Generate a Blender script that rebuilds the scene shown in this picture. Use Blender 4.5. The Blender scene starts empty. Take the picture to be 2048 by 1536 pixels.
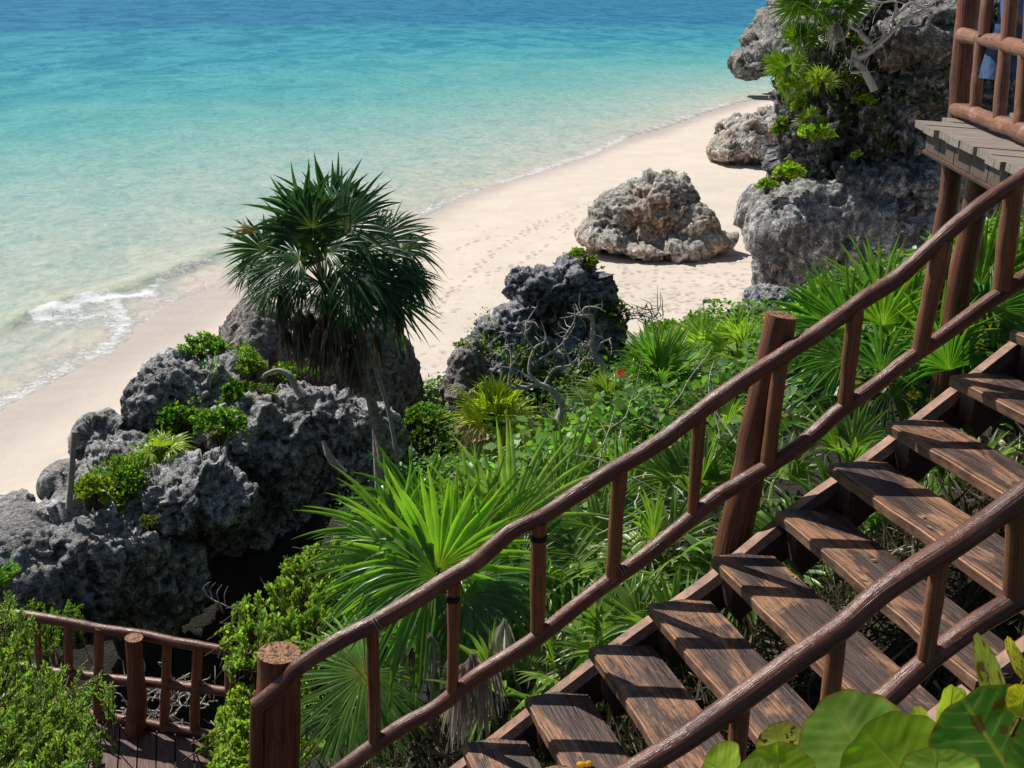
import bpy, bmesh, math, random
import numpy as np
from mathutils import Vector, Matrix
sc = bpy.context.scene
COL = sc.collection
PI = math.pi
rng = np.random.default_rng(7)
random.seed(7)
def V3(*a): return np.array(a, float)
def nrm(v):
    v = np.asarray(v, float)
    return v / (np.linalg.norm(v, axis=-1, keepdims=True) + 1e-12)

# ------------------------------------------------------------------ camera
CAMP = V3(0, 0, 12.0)
F = 2400.0
PITCH, ROLL = math.radians(19.2), math.radians(1.3)
fwd = V3(0, math.cos(PITCH), -math.sin(PITCH)); up0 = V3(0, math.sin(PITCH), math.cos(PITCH)); rt0 = V3(1, 0, 0)
cR = math.cos(ROLL) * rt0 + math.sin(ROLL) * up0
cU = -math.sin(ROLL) * rt0 + math.cos(ROLL) * up0
def ray(px, py): return fwd + (px - 1024) / F * cR + (768 - py) / F * cU
def at_d(px, py, d): return CAMP + ray(px, py) * d
def at_z(px, py, z):
    r = ray(px, py); return CAMP + r * ((z - CAMP[2]) / r[2])
def at_pl(px, py, P0, N):
    r = ray(px, py); return CAMP + r * (np.dot(P0 - CAMP, N) / np.dot(r, N))
cam = bpy.data.cameras.new('camera'); co = bpy.data.objects.new('camera', cam); COL.objects.link(co)
M = Matrix(((cR[0], cU[0], -fwd[0], 0), (cR[1], cU[1], -fwd[1], 0), (cR[2], cU[2], -fwd[2], 12), (0, 0, 0, 1)))
co.matrix_world = M
cam.sensor_width = 36; cam.lens = 36 * F / 2048; cam.clip_start = .05; cam.clip_end = 20000
sc.camera = co

# ------------------------------------------------------------------ noise
def _h(ix, iy, iz, s):
    s = int(s)
    h = (ix.astype(np.int64) * 374761393 + iy.astype(np.int64) * 668265263 + iz.astype(np.int64) * 2147483647 + s * 974634777) & 0xffffffff
    h = ((h ^ (h >> 13)) * 1274126177) & 0xffffffff
    h = (h ^ (h >> 16)); h = (h * 2246822519) & 0xffffffff; h = h ^ (h >> 15)
    return (h & 0xffffff) / float(0xffffff)
def vnoise(P, s=0):
    P = np.asarray(P, float); i = np.floor(P).astype(np.int64); f = P - i
    f = f * f * f * (f * (f * 6 - 15) + 10)
    x, y, z = i[..., 0], i[..., 1], i[..., 2]; fx, fy, fz = f[..., 0], f[..., 1], f[..., 2]
    def L(a, b, t): return a + (b - a) * t
    c = [[[_h(x + a, y + b, z + g, s) for g in (0, 1)] for b in (0, 1)] for a in (0, 1)]
    r0 = L(L(c[0][0][0], c[1][0][0], fx), L(c[0][1][0], c[1][1][0], fx), fy)
    r1 = L(L(c[0][0][1], c[1][0][1], fx), L(c[0][1][1], c[1][1][1], fx), fy)
    return L(r0, r1, fz) * 2 - 1
def fbm(P, o=4, s=0, g=.5):
    r = 0; a = 1; t = 0
    for k in range(o):
        r = r + a * vnoise(P * 2.03 ** k + 17.3 * k, s + k); t += a; a *= g
    return r / t
def ridged(P, o=4, s=0, g=.55):
    r = 0; a = 1; t = 0
    for k in range(o):
        r = r + a * (1 - 2 * np.abs(vnoise(P * 2.07 ** k + 9.1 * k, s + k))); t += a; a *= g
    return r / t
def cells(P, s=0):
    i = np.floor(P).astype(np.int64); f = P - i; best = np.full(P.shape[:-1], 9.)
    for a in (-1, 0, 1):
        for b in (-1, 0, 1):
            for c in (-1, 0, 1):
                x, y, z = i[..., 0] + a, i[..., 1] + b, i[..., 2] + c
                d = (a + _h(x, y, z, s) - f[..., 0]) ** 2 + (b + _h(x, y, z, s + 1) - f[..., 1]) ** 2 + (c + _h(x, y, z, s + 2) - f[..., 2]) ** 2
                best = np.minimum(best, d)
    return np.sqrt(best)

def facets(P, s=0):
    """piecewise flat ramps, one per voronoi cell: broken angular rock faces with steps between them"""
    i = np.floor(P).astype(np.int64); f = P - i; best = np.full(P.shape[:-1], 9.); val = np.zeros(P.shape[:-1])
    for a in (-1, 0, 1):
        for b in (-1, 0, 1):
            for c in (-1, 0, 1):
                x, y, z = i[..., 0] + a, i[..., 1] + b, i[..., 2] + c
                ex, ey, ez = f[..., 0] - a - _h(x, y, z, s), f[..., 1] - b - _h(x, y, z, s + 1), f[..., 2] - c - _h(x, y, z, s + 2)
                d = ex * ex + ey * ey + ez * ez; m = d < best
                v = ex * (_h(x, y, z, s + 3) * 2 - 1) + ey * (_h(x, y, z, s + 4) * 2 - 1) + ez * (_h(x, y, z, s + 5) * 2 - 1) + (_h(x, y, z, s + 6) - .5) * .7
                val = np.where(m, v, val); best = np.where(m, d, best)
    return val
# ------------------------------------------------------------------ mesh builder
class MB:
    def __init__(s): s.v = []; s.f3 = []; s.f4 = []; s.uv = []; s.c = []; s.n = 0
    def add(s, V, F3=None, F4=None, uv=None, col=None):
        V = np.asarray(V, float).reshape(-1, 3); k = len(V)
        s.v.append(V)
        if F3 is not None and len(F3): s.f3.append(np.asarray(F3, np.int64).reshape(-1, 3) + s.n)
        if F4 is not None and len(F4): s.f4.append(np.asarray(F4, np.int64).reshape(-1, 4) + s.n)
        s.uv.append(np.zeros((k, 2)) if uv is None else np.asarray(uv, float).reshape(-1, 2))
        c = np.ones((k, 4)) * .5
        if col is not None: c[:, :3] = np.asarray(col, float).reshape(-1, 3)
        s.c.append(c); s.n += k
    def mesh(s, name, smooth=True, attrs=None):
        V = np.concatenate(s.v); me = bpy.data.meshes.new(name)
        f3 = np.concatenate(s.f3) if s.f3 else np.zeros((0, 3), int); f4 = np.concatenate(s.f4) if s.f4 else np.zeros((0, 4), int)
        me.vertices.add(len(V)); me.vertices.foreach_set('co', V.astype(np.float32).ravel())
        L = np.concatenate([f3.ravel(), f4.ravel()]).astype(np.int32); me.loops.add(len(L)); me.loops.foreach_set('vertex_index', L)
        n3, n4 = len(f3), len(f4); me.polygons.add(n3 + n4)
        st = np.concatenate([np.arange(n3) * 3, n3 * 3 + np.arange(n4) * 4]).astype(np.int32)
        me.polygons.foreach_set('loop_start', st)
        me.update(calc_edges=True)
        me.polygons.foreach_set('use_smooth', np.full(n3 + n4, smooth))
        ca = me.color_attributes.new('Col', 'FLOAT_COLOR', 'POINT'); ca.data.foreach_set('color', np.concatenate(s.c).astype(np.float32).ravel())
        uvl = me.uv_layers.new(name='UVMap'); uvl.data.foreach_set('uv', np.concatenate(s.uv)[L].astype(np.float32).ravel())
        me.validate(); me.update()
        return me
    def obj(s, name, mat, parent=None, smooth=True, loc=None, rz=0.0):
        o = bpy.data.objects.new(name, s.mesh(name, smooth)); COL.objects.link(o)
        if mat: o.data.materials.append(mat)
        if parent is not None:
            o.parent = parent
            if loc is None: o.location = -V3(*parent['_o']) if '_o' in parent else (0, 0, 0)
        if loc is not None: o.location = loc; o.rotation_euler = (0, 0, rz)
        return o
def empty(name, label, cat, loc, group=None, rz=0.0):
    o = bpy.data.objects.new(name, None); COL.objects.link(o); o.location = loc; o.rotation_euler = (0, 0, rz)
    o['label'] = label; o['category'] = cat; o['_o'] = [float(x) for x in loc]; o.empty_display_size = .2
    if group: o['group'] = group
    return o
def tag(o, label, cat, group=None, kind=None):
    o['label'] = label; o['category'] = cat
    if group: o['group'] = group
    if kind: o['kind'] = kind
    return o
def grid_faces(nu, nv, wrap=False):
    a = np.arange(nu - 1)[:, None]; b = np.arange(nv if wrap else nv - 1)[None, :]; b2 = (b + 1) % nv
    return np.stack([a * nv + b, a * nv + b2, (a + 1) * nv + b2, (a + 1) * nv + b], -1).reshape(-1, 4)
def crom(P, k=6):
    P = np.asarray(P, float)
    if len(P) == 2: P = np.array([P[0], P[0] * .67 + P[1] * .33, P[0] * .33 + P[1] * .67, P[1]])
    Q = np.vstack([2 * P[0] - P[1], P, 2 * P[-1] - P[-2]]); out = []
    for i in range(1, len(Q) - 2):
        p0, p1, p2, p3 = Q[i - 1:i + 3]
        for t in np.arange(k) / k:
            out.append(.5 * ((2 * p1) + (-p0 + p2) * t + (2 * p0 - 5 * p1 + 4 * p2 - p3) * t * t + (-p0 + 3 * p1 - 3 * p2 + p3) * t ** 3))
    out.append(Q[-2]); return np.array(out)
def tube(mb, P, r, ns=10, k=6, wob=0.0, jit=0.0, cap=True, col=(.5, .5, .5), seed=0, taper_end=1.0):
    """a log or branch: P control points, r radius or list per control point"""
    P = np.asarray(P, float); R = np.ones(len(P)) * r if np.isscalar(r) else np.asarray(r, float)
    if len(P) == 2 and np.isscalar(r) is False: R = np.interp(np.linspace(0, 1, 4), [0, 1], R)
    elif len(P) == 2: R = np.ones(4) * r
    C = crom(P, k); R = np.interp(np.linspace(0, 1, len(C)), np.linspace(0, 1, len(R)), R)
    if jit: C = C + jit * np.stack([vnoise(C * 2.3, seed + j) for j in (11, 12, 13)], -1)
    T = nrm(np.gradient(C, axis=0)); ref = V3(0, 0, 1) if abs(T[0][2]) < .9 else V3(0, 1, 0)
    X = nrm(np.cross(T, ref)); Y = np.cross(T, X)
    a = np.arange(ns) / ns * 2 * PI
    ring = C[:, None] + R[:, None, None] * (np.cos(a)[None, :, None] * X[:, None] + np.sin(a)[None, :, None] * Y[:, None])
    if wob:
        w = fbm(ring * 7 + seed * 3.7, 2, seed) + .7 * vnoise(ring * 2.5 + seed, seed + 4)
        ring = C[:, None] + (ring - C[:, None]) * (1 + wob * w)[..., None]
    n = len(C); ln = np.concatenate([[0], np.cumsum(np.linalg.norm(np.diff(C, axis=0), axis=1))])
    uv = np.stack([np.broadcast_to(np.abs(a / PI - 1)[None], (n, ns)), np.broadcast_to(ln[:, None] + seed * 1.37, (n, ns))], -1)
    V = ring.reshape(-1, 3); F4 = grid_faces(n, ns, True); F3 = []
    cc = np.broadcast_to(np.asarray(col, float), (len(V), 3)).copy()
    mb.add(V, None, F4[:, ::-1], uv, cc)
    if cap:
        for e, o in ((0, 0), (n - 1, 1)):
            rv = ring[e]; c0 = C[e]; u = np.concatenate([np.stack([np.cos(a), np.sin(a)], -1) * .06 + 30, [[30, 30]]])
            f = [[i, (i + 1) % ns, ns] if o == 0 else [(i + 1) % ns, i, ns] for i in range(ns)]
            mb.add(np.vstack([rv, c0]), [x[::-1] for x in f], None, u, np.ones((ns + 1, 3)) * .9)
def box(mb, lo, hi, bev=.006, col=(.5, .5, .5), nx=1):
    """bevelled box"""
    lo = np.asarray(lo, float); hi = np.asarray(hi, float); b = bev
    bm = bmesh.new(); bmesh.ops.create_cube(bm, size=1)
    for v in bm.verts: v.co = Vector([lo[i] + (v.co[i] + .5) * (hi[i] - lo[i]) for i in range(3)])
    if b > 0: bmesh.ops.bevel(bm, geom=bm.edges[:] + bm.verts[:], offset=b, segments=2, affect='EDGES')
    bm.verts.index_update(); V = np.array([v.co[:] for v in bm.verts]); f3 = []; f4 = []
    bmesh.ops.triangulate(bm, faces=[f for f in bm.faces if len(f.verts) > 4]); bm.verts.index_update()
    for f in bm.faces: (f3 if len(f.verts) == 3 else f4).append([v.index for v in f.verts])
    mb.add(V, f3, f4, None, np.broadcast_to(np.asarray(col, float), (len(V), 3))); bm.free()

# ------------------------------------------------------------------ materials
def mat(name):
    m = bpy.data.materials.new(name); m.use_nodes = True; nt = m.node_tree
    for n in list(nt.nodes): nt.nodes.remove(n)
    return m, nt
class NT:
    def __init__(s, name): s.m, s.t = mat(name)
    def n(s, typ, **kw):
        nd = s.t.nodes.new(typ)
        for k, v in kw.items():
            if k in nd.inputs: s.put(nd.inputs[k], v)
            else: setattr(nd, k, v)
        return nd
    def put(s, inp, v):
        if isinstance(v, bpy.types.NodeSocket): s.t.links.new(v, inp)
        elif isinstance(v, bpy.types.Node): s.t.links.new(v.outputs[0], inp)
        else:
            if isinstance(v, tuple) and len(v) == 3 and inp.type == 'RGBA': v = (*v, 1)
            inp.default_value = v
    def noise(s, vec, scale, detail=4, rough=.55, dist=0):
        nd = s.t.nodes.new('ShaderNodeTexNoise'); s.put(nd.inputs['Vector'], vec); nd.inputs['Scale'].default_value = scale
        nd.inputs['Detail'].default_value = detail; nd.inputs['Roughness'].default_value = rough; nd.inputs['Distortion'].default_value = dist
        return nd.outputs['Fac']
    def vor(s, vec, scale, feat='F1'):
        nd = s.t.nodes.new('ShaderNodeTexVoronoi'); nd.feature = feat; s.put(nd.inputs['Vector'], vec); nd.inputs['Scale'].default_value = scale
        return nd.outputs['Distance']
    def ramp(s, fac, stops, interp='LINEAR'):
        nd = s.t.nodes.new('ShaderNodeValToRGB'); s.put(nd.inputs[0], fac); cr = nd.color_ramp; cr.interpolation = interp
        while len(cr.elements) < len(stops): cr.elements.new(.5)
        for e, (p, c) in zip(cr.elements, stops):
            e.position = p; e.color = (*c, 1) if isinstance(c, tuple) else (c, c, c, 1)
        return nd.outputs[0]
    def mix(s, fac, a, b, mode='MIX'):
        nd = s.t.nodes.new('ShaderNodeMix'); nd.data_type = 'RGBA'; nd.blend_type = mode
        s.put(nd.inputs[0], fac); s.put(nd.inputs[6], a); s.put(nd.inputs[7], b); return nd.outputs[2]
    def math(s, op, a, b=0.0, clamp=False):
        nd = s.t.nodes.new('ShaderNodeMath'); nd.operation = op; nd.use_clamp = clamp; s.put(nd.inputs[0], a); s.put(nd.inputs[1], b); return nd.outputs[0]
    def mapv(s, vec, scale=(1, 1, 1), loc=(0, 0, 0), rot=(0, 0, 0)):
        nd = s.t.nodes.new('ShaderNodeMapping'); s.put(nd.inputs[0], vec); nd.inputs[1].default_value = loc; nd.inputs[2].default_value = rot; nd.inputs[3].default_value = scale
        return nd.outputs[0]
    def bump(s, h, dist, strength=1.0, nor=None):
        nd = s.t.nodes.new('ShaderNodeBump'); s.put(nd.inputs['Height'], h); nd.inputs['Distance'].default_value = dist; nd.inputs['Strength'].default_value = strength
        if nor is not None: s.put(nd.inputs['Normal'], nor)
        return nd.outputs[0]
    def attr(s, name='Col'):
        nd = s.t.nodes.new('ShaderNodeAttribute'); nd.attribute_name = name; return nd
    def obj(s):
        return s.t.nodes.new('ShaderNodeTexCoord').outputs['Object']
    def pos(s):
        return s.t.nodes.new('ShaderNodeNewGeometry').outputs['Position']
    def rand(s): return s.t.nodes.new('ShaderNodeObjectInfo').outputs['Random']
    def bsdf(s, **kw):
        nd = s.t.nodes.new('ShaderNodeBsdfPrincipled')
        for k, v in kw.items(): s.put(nd.inputs[k.replace('_', ' ')], v)
        return nd.outputs[0]
    def out(s, sh):
        o = s.t.nodes.new('ShaderNodeOutputMaterial'); s.t.links.new(sh, o.inputs[0]); return s.m

def leaf_mat(name, trans=.38, rough=.38, spec=.5, tr_tint=(1.5, 1.75, .55)):
    t = NT(name); c = t.attr().outputs['Color']; p = t.pos()
    v = t.noise(p, 9, 3); c2 = t.mix(1.0, c, t.ramp(v, [(.3, .72), (.7, 1.25)]), 'MULTIPLY')
    d = t.bsdf(Base_Color=c2, Roughness=t.math('ADD', t.math('MULTIPLY', t.noise(p, 40, 2), .25), rough - .1), Specular_IOR_Level=spec)
    tr = t.n('ShaderNodeBsdfTranslucent', Color=t.mix(1.0, c2, tr_tint, 'MULTIPLY')).outputs[0]
    mx = t.n('ShaderNodeMixShader', Fac=trans); t.put(mx.inputs[1], d); t.put(mx.inputs[2], tr)
    return t.out(mx.outputs[0])
M_LEAF = leaf_mat('fresh_leaf', .5)
M_PALM = leaf_mat('palm_blade', .44, .33, .6)
M_DEAD = leaf_mat('dead_blade', .2, .7, .2, (1.1, 1, .8))
M_SEAG = leaf_mat('round_leaf', .5, .5, .3, (1.5, 1.6, .4))

def rock_mat(name, light=(.42, .40, .38), dark=(.045, .045, .05), brown=(.30, .20, .13), sc_=1.0, brownness=.35, streak=0.0, contrast=1.0, mossy=0.0, gain=1.5):
    t = NT(name); p = t.pos(); g = t.t.nodes.new('ShaderNodeNewGeometry')
    n1 = t.noise(p, 1.1 * sc_, 6, .62, .4); n2 = t.noise(p, 6 * sc_, 6, .68, .6); n3 = t.noise(p, 24 * sc_, 5, .7)
    pits = t.vor(t.mapv(p, (1, 1, .7)), 7 * sc_); pits2 = t.vor(p, 22 * sc_)
    h = t.math('ADD', t.math('MULTIPLY', n2, 1.0), t.math('ADD', t.math('MULTIPLY', n3, .38), t.math('MULTIPLY', pits, .55)))
    h = t.math('ADD', h, t.math('MULTIPLY', pits2, .16))
    base = t.ramp(n1, [(.34, dark), (.52, tuple(.5 * (a + b) for a, b in zip(light, dark))), (.68, light)])
    base = t.mix(t.math('MULTIPLY', t.ramp(t.noise(t.mapv(p, loc=(5, 9, 3)), .8 * sc_, 4), [(.48, 0.0), (.66, 1.0)]), brownness), base, brown)
    fine = t.ramp(n2, [(.34, .22), (.5, .85), (.68, 1.6)])
    base = t.mix(1.0, base, fine, 'MULTIPLY')
    n4 = t.noise(p, 42 * sc_, 5, .75, .8); base = t.mix(1.0, base, t.ramp(n4, [(.38, .3), (.5, .9), (.62, 1.9)]), 'MULTIPLY')
    h = t.math('ADD', h, t.math('MULTIPLY', n4, .3))
    pt = t.ramp(g.outputs['Pointiness'], [(.42, .18), (.49, .75), (.56, 1.9)])  # crevice shade and ridge highlights painted into the base colour
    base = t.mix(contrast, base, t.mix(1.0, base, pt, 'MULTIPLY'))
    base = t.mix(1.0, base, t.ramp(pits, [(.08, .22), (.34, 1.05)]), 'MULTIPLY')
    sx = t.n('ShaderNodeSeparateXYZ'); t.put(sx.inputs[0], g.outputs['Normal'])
    base = t.mix(t.math('MULTIPLY', t.ramp(sx.outputs[2], [(.2, 0.0), (.8, 1.0)]), .6), base, t.mix(1.0, tuple(min(.6, 1.15 * c) for c in light), t.ramp(n4, [(.36, .25), (.5, 1.0), (.66, 1.25)]), 'MULTIPLY'), 'MIX')  # upward faces painted paler, as if lit from above
    base = t.mix(t.ramp(n3, [(.35, .45), (.55, 0.0)]), base, dark)
    if streak:
        st = t.noise(t.mapv(p, (5 * sc_, 5 * sc_, .35 * sc_)), 1.6, 5, .6, .3)
        base = t.mix(t.math('MULTIPLY', t.ramp(st, [(.45, 0.0), (.6, 1.0)]), streak), base, dark)
        base = t.mix(t.math('MULTIPLY', t.ramp(st, [(.3, 1.0), (.4, 0.0)]), streak * .6), base, (.5, .47, .44))
    if mossy:
        mo = t.math('MULTIPLY', t.ramp(t.noise(t.mapv(p, loc=(1, 2, 8)), 1.7 * sc_, 5), [(.52, 0.0), (.6, 1.0)]), mossy)
        base = t.mix(mo, base, (.06, .075, .03))
    base = t.mix(1.0, base, (gain, gain, gain), 'MULTIPLY')
    return t.out(t.bsdf(Base_Color=base, Roughness=.92, Specular_IOR_Level=.15, Normal=t.bump(h, .13 / sc_, 1.0)))
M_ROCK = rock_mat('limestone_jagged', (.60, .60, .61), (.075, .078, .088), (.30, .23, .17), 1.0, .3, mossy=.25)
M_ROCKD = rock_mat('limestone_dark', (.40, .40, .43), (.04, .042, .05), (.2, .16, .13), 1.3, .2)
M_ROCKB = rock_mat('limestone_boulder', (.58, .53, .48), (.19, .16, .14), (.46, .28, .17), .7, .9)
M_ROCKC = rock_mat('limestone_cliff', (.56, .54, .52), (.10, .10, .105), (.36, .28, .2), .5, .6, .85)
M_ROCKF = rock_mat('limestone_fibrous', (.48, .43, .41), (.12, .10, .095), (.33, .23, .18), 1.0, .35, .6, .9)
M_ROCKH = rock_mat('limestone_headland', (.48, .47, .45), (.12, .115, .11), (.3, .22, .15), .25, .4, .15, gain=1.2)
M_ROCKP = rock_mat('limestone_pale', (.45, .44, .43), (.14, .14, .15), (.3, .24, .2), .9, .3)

def wood_mat(name, base=(.17, .058, .034), dark=(.035, .015, .012), worn=(.34, .16, .09), rough=.3, wornness=.35, end=(.32, .16, .07), bk=1.0):
    t = NT(name); uv = t.t.nodes.new('ShaderNodeTexCoord').outputs['UV']; p = t.pos()
    g1 = t.noise(t.mapv(uv, (7, .9, 1)), 2.2, 6, .62, .8); g2 = t.noise(t.mapv(uv, (26, 2.2, 1)), 2.0, 5, .6, .3)
    c = t.ramp(g1, [(.3, dark), (.48, base), (.72, tuple(1.5 * x for x in base))])
    c = t.mix(1.0, c, t.ramp(g2, [(.3, .55), (.65, 1.3)]), 'MULTIPLY')
    wv = t.math('MULTIPLY', t.ramp(t.noise(p, 5.5, 5, .6), [(.55, 0.0), (.68, 1.0)]), wornness)
    c = t.mix(wv, c, worn)
    c = t.mix(1.0, c, t.ramp(t.noise(p, 2.3, 3), [(.3, .7), (.7, 1.2)]), 'MULTIPLY')
    crack = t.ramp(t.noise(t.mapv(uv, (16, .7, 1), (3, 4, 0)), 3.1, 4, .5, .5), [(.28, 0.2), (.33, 1.0)])
    c = t.mix(1.0, c, crack, 'MULTIPLY')
    sep = t.n('ShaderNodeSeparateXYZ'); t.put(sep.inputs[0], t.attr().outputs['Color'])
    isend = t.math('GREATER_THAN', sep.outputs[0], .8)
    ringn = t.noise(t.mapv(p, (60, 60, 60)), 1.0, 4, .6, 1.0)
    c = t.mix(isend, c, t.ramp(ringn, [(.42, dark), (.5, end), (.7, tuple(1.5 * x for x in end))]))
    h = t.math('ADD', t.math('MULTIPLY', g1, .7), t.math('ADD', t.math('MULTIPLY', g2, .35), t.math('MULTIPLY', crack, .4)))
    kn = t.noise(p, 38, 4, .6)
    r = t.math('ADD', t.math('MULTIPLY', t.noise(p, 14, 4, .6), .35), rough - .1)
    return t.out(t.bsdf(Base_Color=c, Roughness=r, Specular_IOR_Level=.5, Normal=t.bump(kn, .002 * bk, .6, t.bump(h, .006 * bk, .8))))
M_RAIL = wood_mat('varnished_rail', (.15, .055, .034), (.035, .014, .011), (.40, .22, .14), .23, .4, bk=.8)
M_POST = wood_mat('rough_post', (.20, .07, .035), (.025, .011, .008), (.33, .13, .05), .4, .35, bk=2.0)
M_BALU = wood_mat('baluster_wood', (.24, .10, .045), (.05, .02, .012), (.36, .15, .06), .35, .4)
M_PLAT = wood_mat('platform_wood', (.24, .10, .055), (.06, .03, .02), (.48, .28, .19), .45, .7)
M_GREYB = wood_mat('weathered_rail', (.20, .13, .10), (.07, .04, .03), (.36, .26, .2), .6, .5)

def tread_mat():
    t = NT('worn_tread'); ob = t.obj(); r = t.rand()
    off = t.n('ShaderNodeCombineXYZ'); t.put(off.inputs[0], t.math('MULTIPLY', r, 13.0)); t.put(off.inputs[1], t.math('MULTIPLY', r, 31.0))
    va = t.n('ShaderNodeVectorMath', operation='ADD'); t.put(va.inputs[0], ob); t.put(va.inputs[1], off.outputs[0]); p = va.outputs[0]
    g = t.noise(t.mapv(p, (38, 2.2, 10)), 1.5, 7, .62, 1.1); g2 = t.noise(t.mapv(p, (110, 5, 10)), 1.2, 4, .6, .4)
    stain = t.ramp(g, [(.3, (.018, .011, .010)), (.5, (.085, .052, .043)), (.75, (.175, .115, .095))])
    worn = t.ramp(g, [(.3, (.17, .075, .04)), (.5, (.42, .21, .11)), (.8, (.56, .35, .21))])
    sx = t.n('ShaderNodeSeparateXYZ'); t.put(sx.inputs[0], ob)
    # wear: the nosing edge and irregular patches trodden bare
    edge = t.ramp(sx.outputs[0], [(.0, 1.0), (.018, .75), (.045, .0)])
    patch = t.ramp(t.math('ADD', t.noise(t.mapv(p, (3.2, 1.3, 1)), 1.4, 6, .68, .9), t.math('MULTIPLY', g, .12)), [(.57, 0.0), (.66, 1.0)])
    w = t.math('MAXIMUM', t.math('MULTIPLY', edge, t.ramp(t.noise(p, 9, 4), [(.32, .2), (.52, 1.0)])), t.math('MULTIPLY', patch, .8))
    g_ = t.t.nodes.new('ShaderNodeNewGeometry'); sn = t.n('ShaderNodeSeparateXYZ'); t.put(sn.inputs[0], g_.outputs['Normal'])
    side = t.ramp(sn.outputs[2], [(.3, .35), (.8, 1.0)])
    w = t.math('MULTIPLY', w, side)
    c = t.mix(w, stain, worn); c = t.mix(1.0, c, t.ramp(g2, [(.32, .6), (.6, 1.15)]), 'MULTIPLY')
    c = t.mix(1.0, c, t.ramp(t.noise(p, 60, 3), [(.28, .5), (.4, 1.0)]), 'MULTIPLY')
    h = t.math('ADD', g, t.math('MULTIPLY', g2, .6))
    return t.out(t.bsdf(Base_Color=c, Roughness=t.math('ADD', t.math('MULTIPLY', g, .3), .36), Specular_IOR_Level=.4, Normal=t.bump(h, .006, .8)))
M_TREAD = tread_mat()
def plain(name, c, rough=.8, var=.3, sc_=12, bump=.0, spec=.3):
    t = NT(name); p = t.pos(); n = t.noise(p, sc_, 5, .6)
    col = t.mix(1.0, c, t.ramp(n, [(.3, 1 - var), (.7, 1 + var)]), 'MULTIPLY')
    kw = dict(Base_Color=col, Roughness=rough, Specular_IOR_Level=spec)
    if bump: kw['Normal'] = t.bump(n, bump, 1.0)
    return t.out(t.bsdf(**kw))
M_DARKW = wood_mat('dark_timber', (.06, .028, .02), (.02, .011, .01), (.2, .09, .05), .5, .2)
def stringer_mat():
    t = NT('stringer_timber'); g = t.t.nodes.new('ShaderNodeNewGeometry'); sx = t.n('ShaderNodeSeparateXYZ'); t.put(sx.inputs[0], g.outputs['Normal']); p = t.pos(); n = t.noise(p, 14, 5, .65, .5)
    top = t.ramp(n, [(.3, (.08, .035, .02)), (.5, (.26, .12, .065)), (.75, (.46, .24, .14))]); side = t.ramp(n, [(.3, (.018, .01, .008)), (.7, (.075, .035, .024))])  # sunlit orange top and shaded dark sides, painted in by face direction
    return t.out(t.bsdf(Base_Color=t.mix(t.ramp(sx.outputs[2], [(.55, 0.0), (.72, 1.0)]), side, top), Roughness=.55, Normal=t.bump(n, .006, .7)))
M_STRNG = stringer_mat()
def grey_board():
    t = NT('grey_board'); ob = t.obj(); g = t.noise(t.mapv(ob, (2.0, 40, 6)), 1.5, 6, .6, .7)
    c = t.ramp(g, [(.3, (.10, .075, .06)), (.5, (.27, .22, .185)), (.75, (.44, .38, .33))])
    return t.out(t.bsdf(Base_Color=c, Roughness=.7, Normal=t.bump(g, .006, .8)))
M_GREY = grey_board()
def deck_board():
    t = NT('red_deck_board'); ob = t.obj(); g = t.noise(t.mapv(ob, (3.0, 40, 6)), 1.5, 6, .6, .7)
    c = t.ramp(g, [(.3, (.05, .028, .025)), (.5, (.12, .06, .05)), (.75, (.24, .12, .09))])
    return t.out(t.bsdf(Base_Color=c, Roughness=.6, Normal=t.bump(g, .006, .8)))
M_DECK = deck_board()
M_TWIG = plain('grey_branch', (.42, .39, .35), .85, .4, 30, .004)
M_BRTW = plain('brown_twig', (.10, .07, .045), .85, .4, 30)
M_TRUNK = None
def trunk_mat():
    t = NT('palm_trunk'); uv = t.t.nodes.new('ShaderNodeTexCoord').outputs['UV']; p = t.pos()
    w = t.noise(t.mapv(uv, (1.2, 24, 1)), 2.0, 4, .6, .3); n = t.noise(p, 16, 5, .6)
    c = t.ramp(n, [(.3, (.13, .105, .08)), (.55, (.34, .28, .215)), (.75, (.5, .43, .34))]); c = t.mix(1.0, c, t.ramp(w, [(.3, .6), (.6, 1.15)]), 'MULTIPLY')
    return t.out(t.bsdf(Base_Color=c, Roughness=.85, Normal=t.bump(t.math('ADD', w, n), .012, .8)))
M_TRUNK = trunk_mat()

# ------------------------------------------------------------------ shore line (world XY at sea level)
SH = [(-900, 1500), (-420, 1130), (-150, 905), (0, 812), (60, 780), (130, 742), (200, 708), (238, 682), (262, 655), (320, 612), (400, 578), (470, 548), (560, 520), (700, 480), (830, 438), (905, 400), (1000, 366), (1080, 342), (1170, 312),
      (1250, 276), (1330, 254), (1400, 228), (1480, 204), (1560, 188), (1640, 176), (1800, 160)]
SHW = np.array([at_z(x, y, 0)[:2] for x, y in SH])
SHW = crom(np.c_[SHW, np.zeros(len(SHW))], 5)[:, :2]
SHW = np.vstack([SHW, SHW[-1] + V3(120, 12, 0)[:2], SHW[-1] + V3(3500, 60, 0)[:2]])
def seg_dist(P, L):
    P = np.asarray(P, float); best = np.full(len(P), 1e9); sgn = np.ones(len(P)); tt = np.zeros(len(P))
    for i in range(len(L) - 1):
        a, b = L[i], L[i + 1]; d = b - a; l2 = d @ d
        t = np.clip(((P - a) @ d) / l2, 0, 1); q = a + t[:, None] * d; r = P - q; ds = np.hypot(r[:, 0], r[:, 1])
        s = d[0] * r[:, 1] - d[1] * r[:, 0]
        m = ds < best - 1e-9; best = np.where(m, ds, best); sgn = np.where(m, np.where(s > 0, 1, -1), sgn); tt = np.where(m, i + t, tt)
    return best, sgn, tt
def shore(P):   # > 0 inland
    d, s, _ = seg_dist(P, SHW); return -d * s
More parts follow.
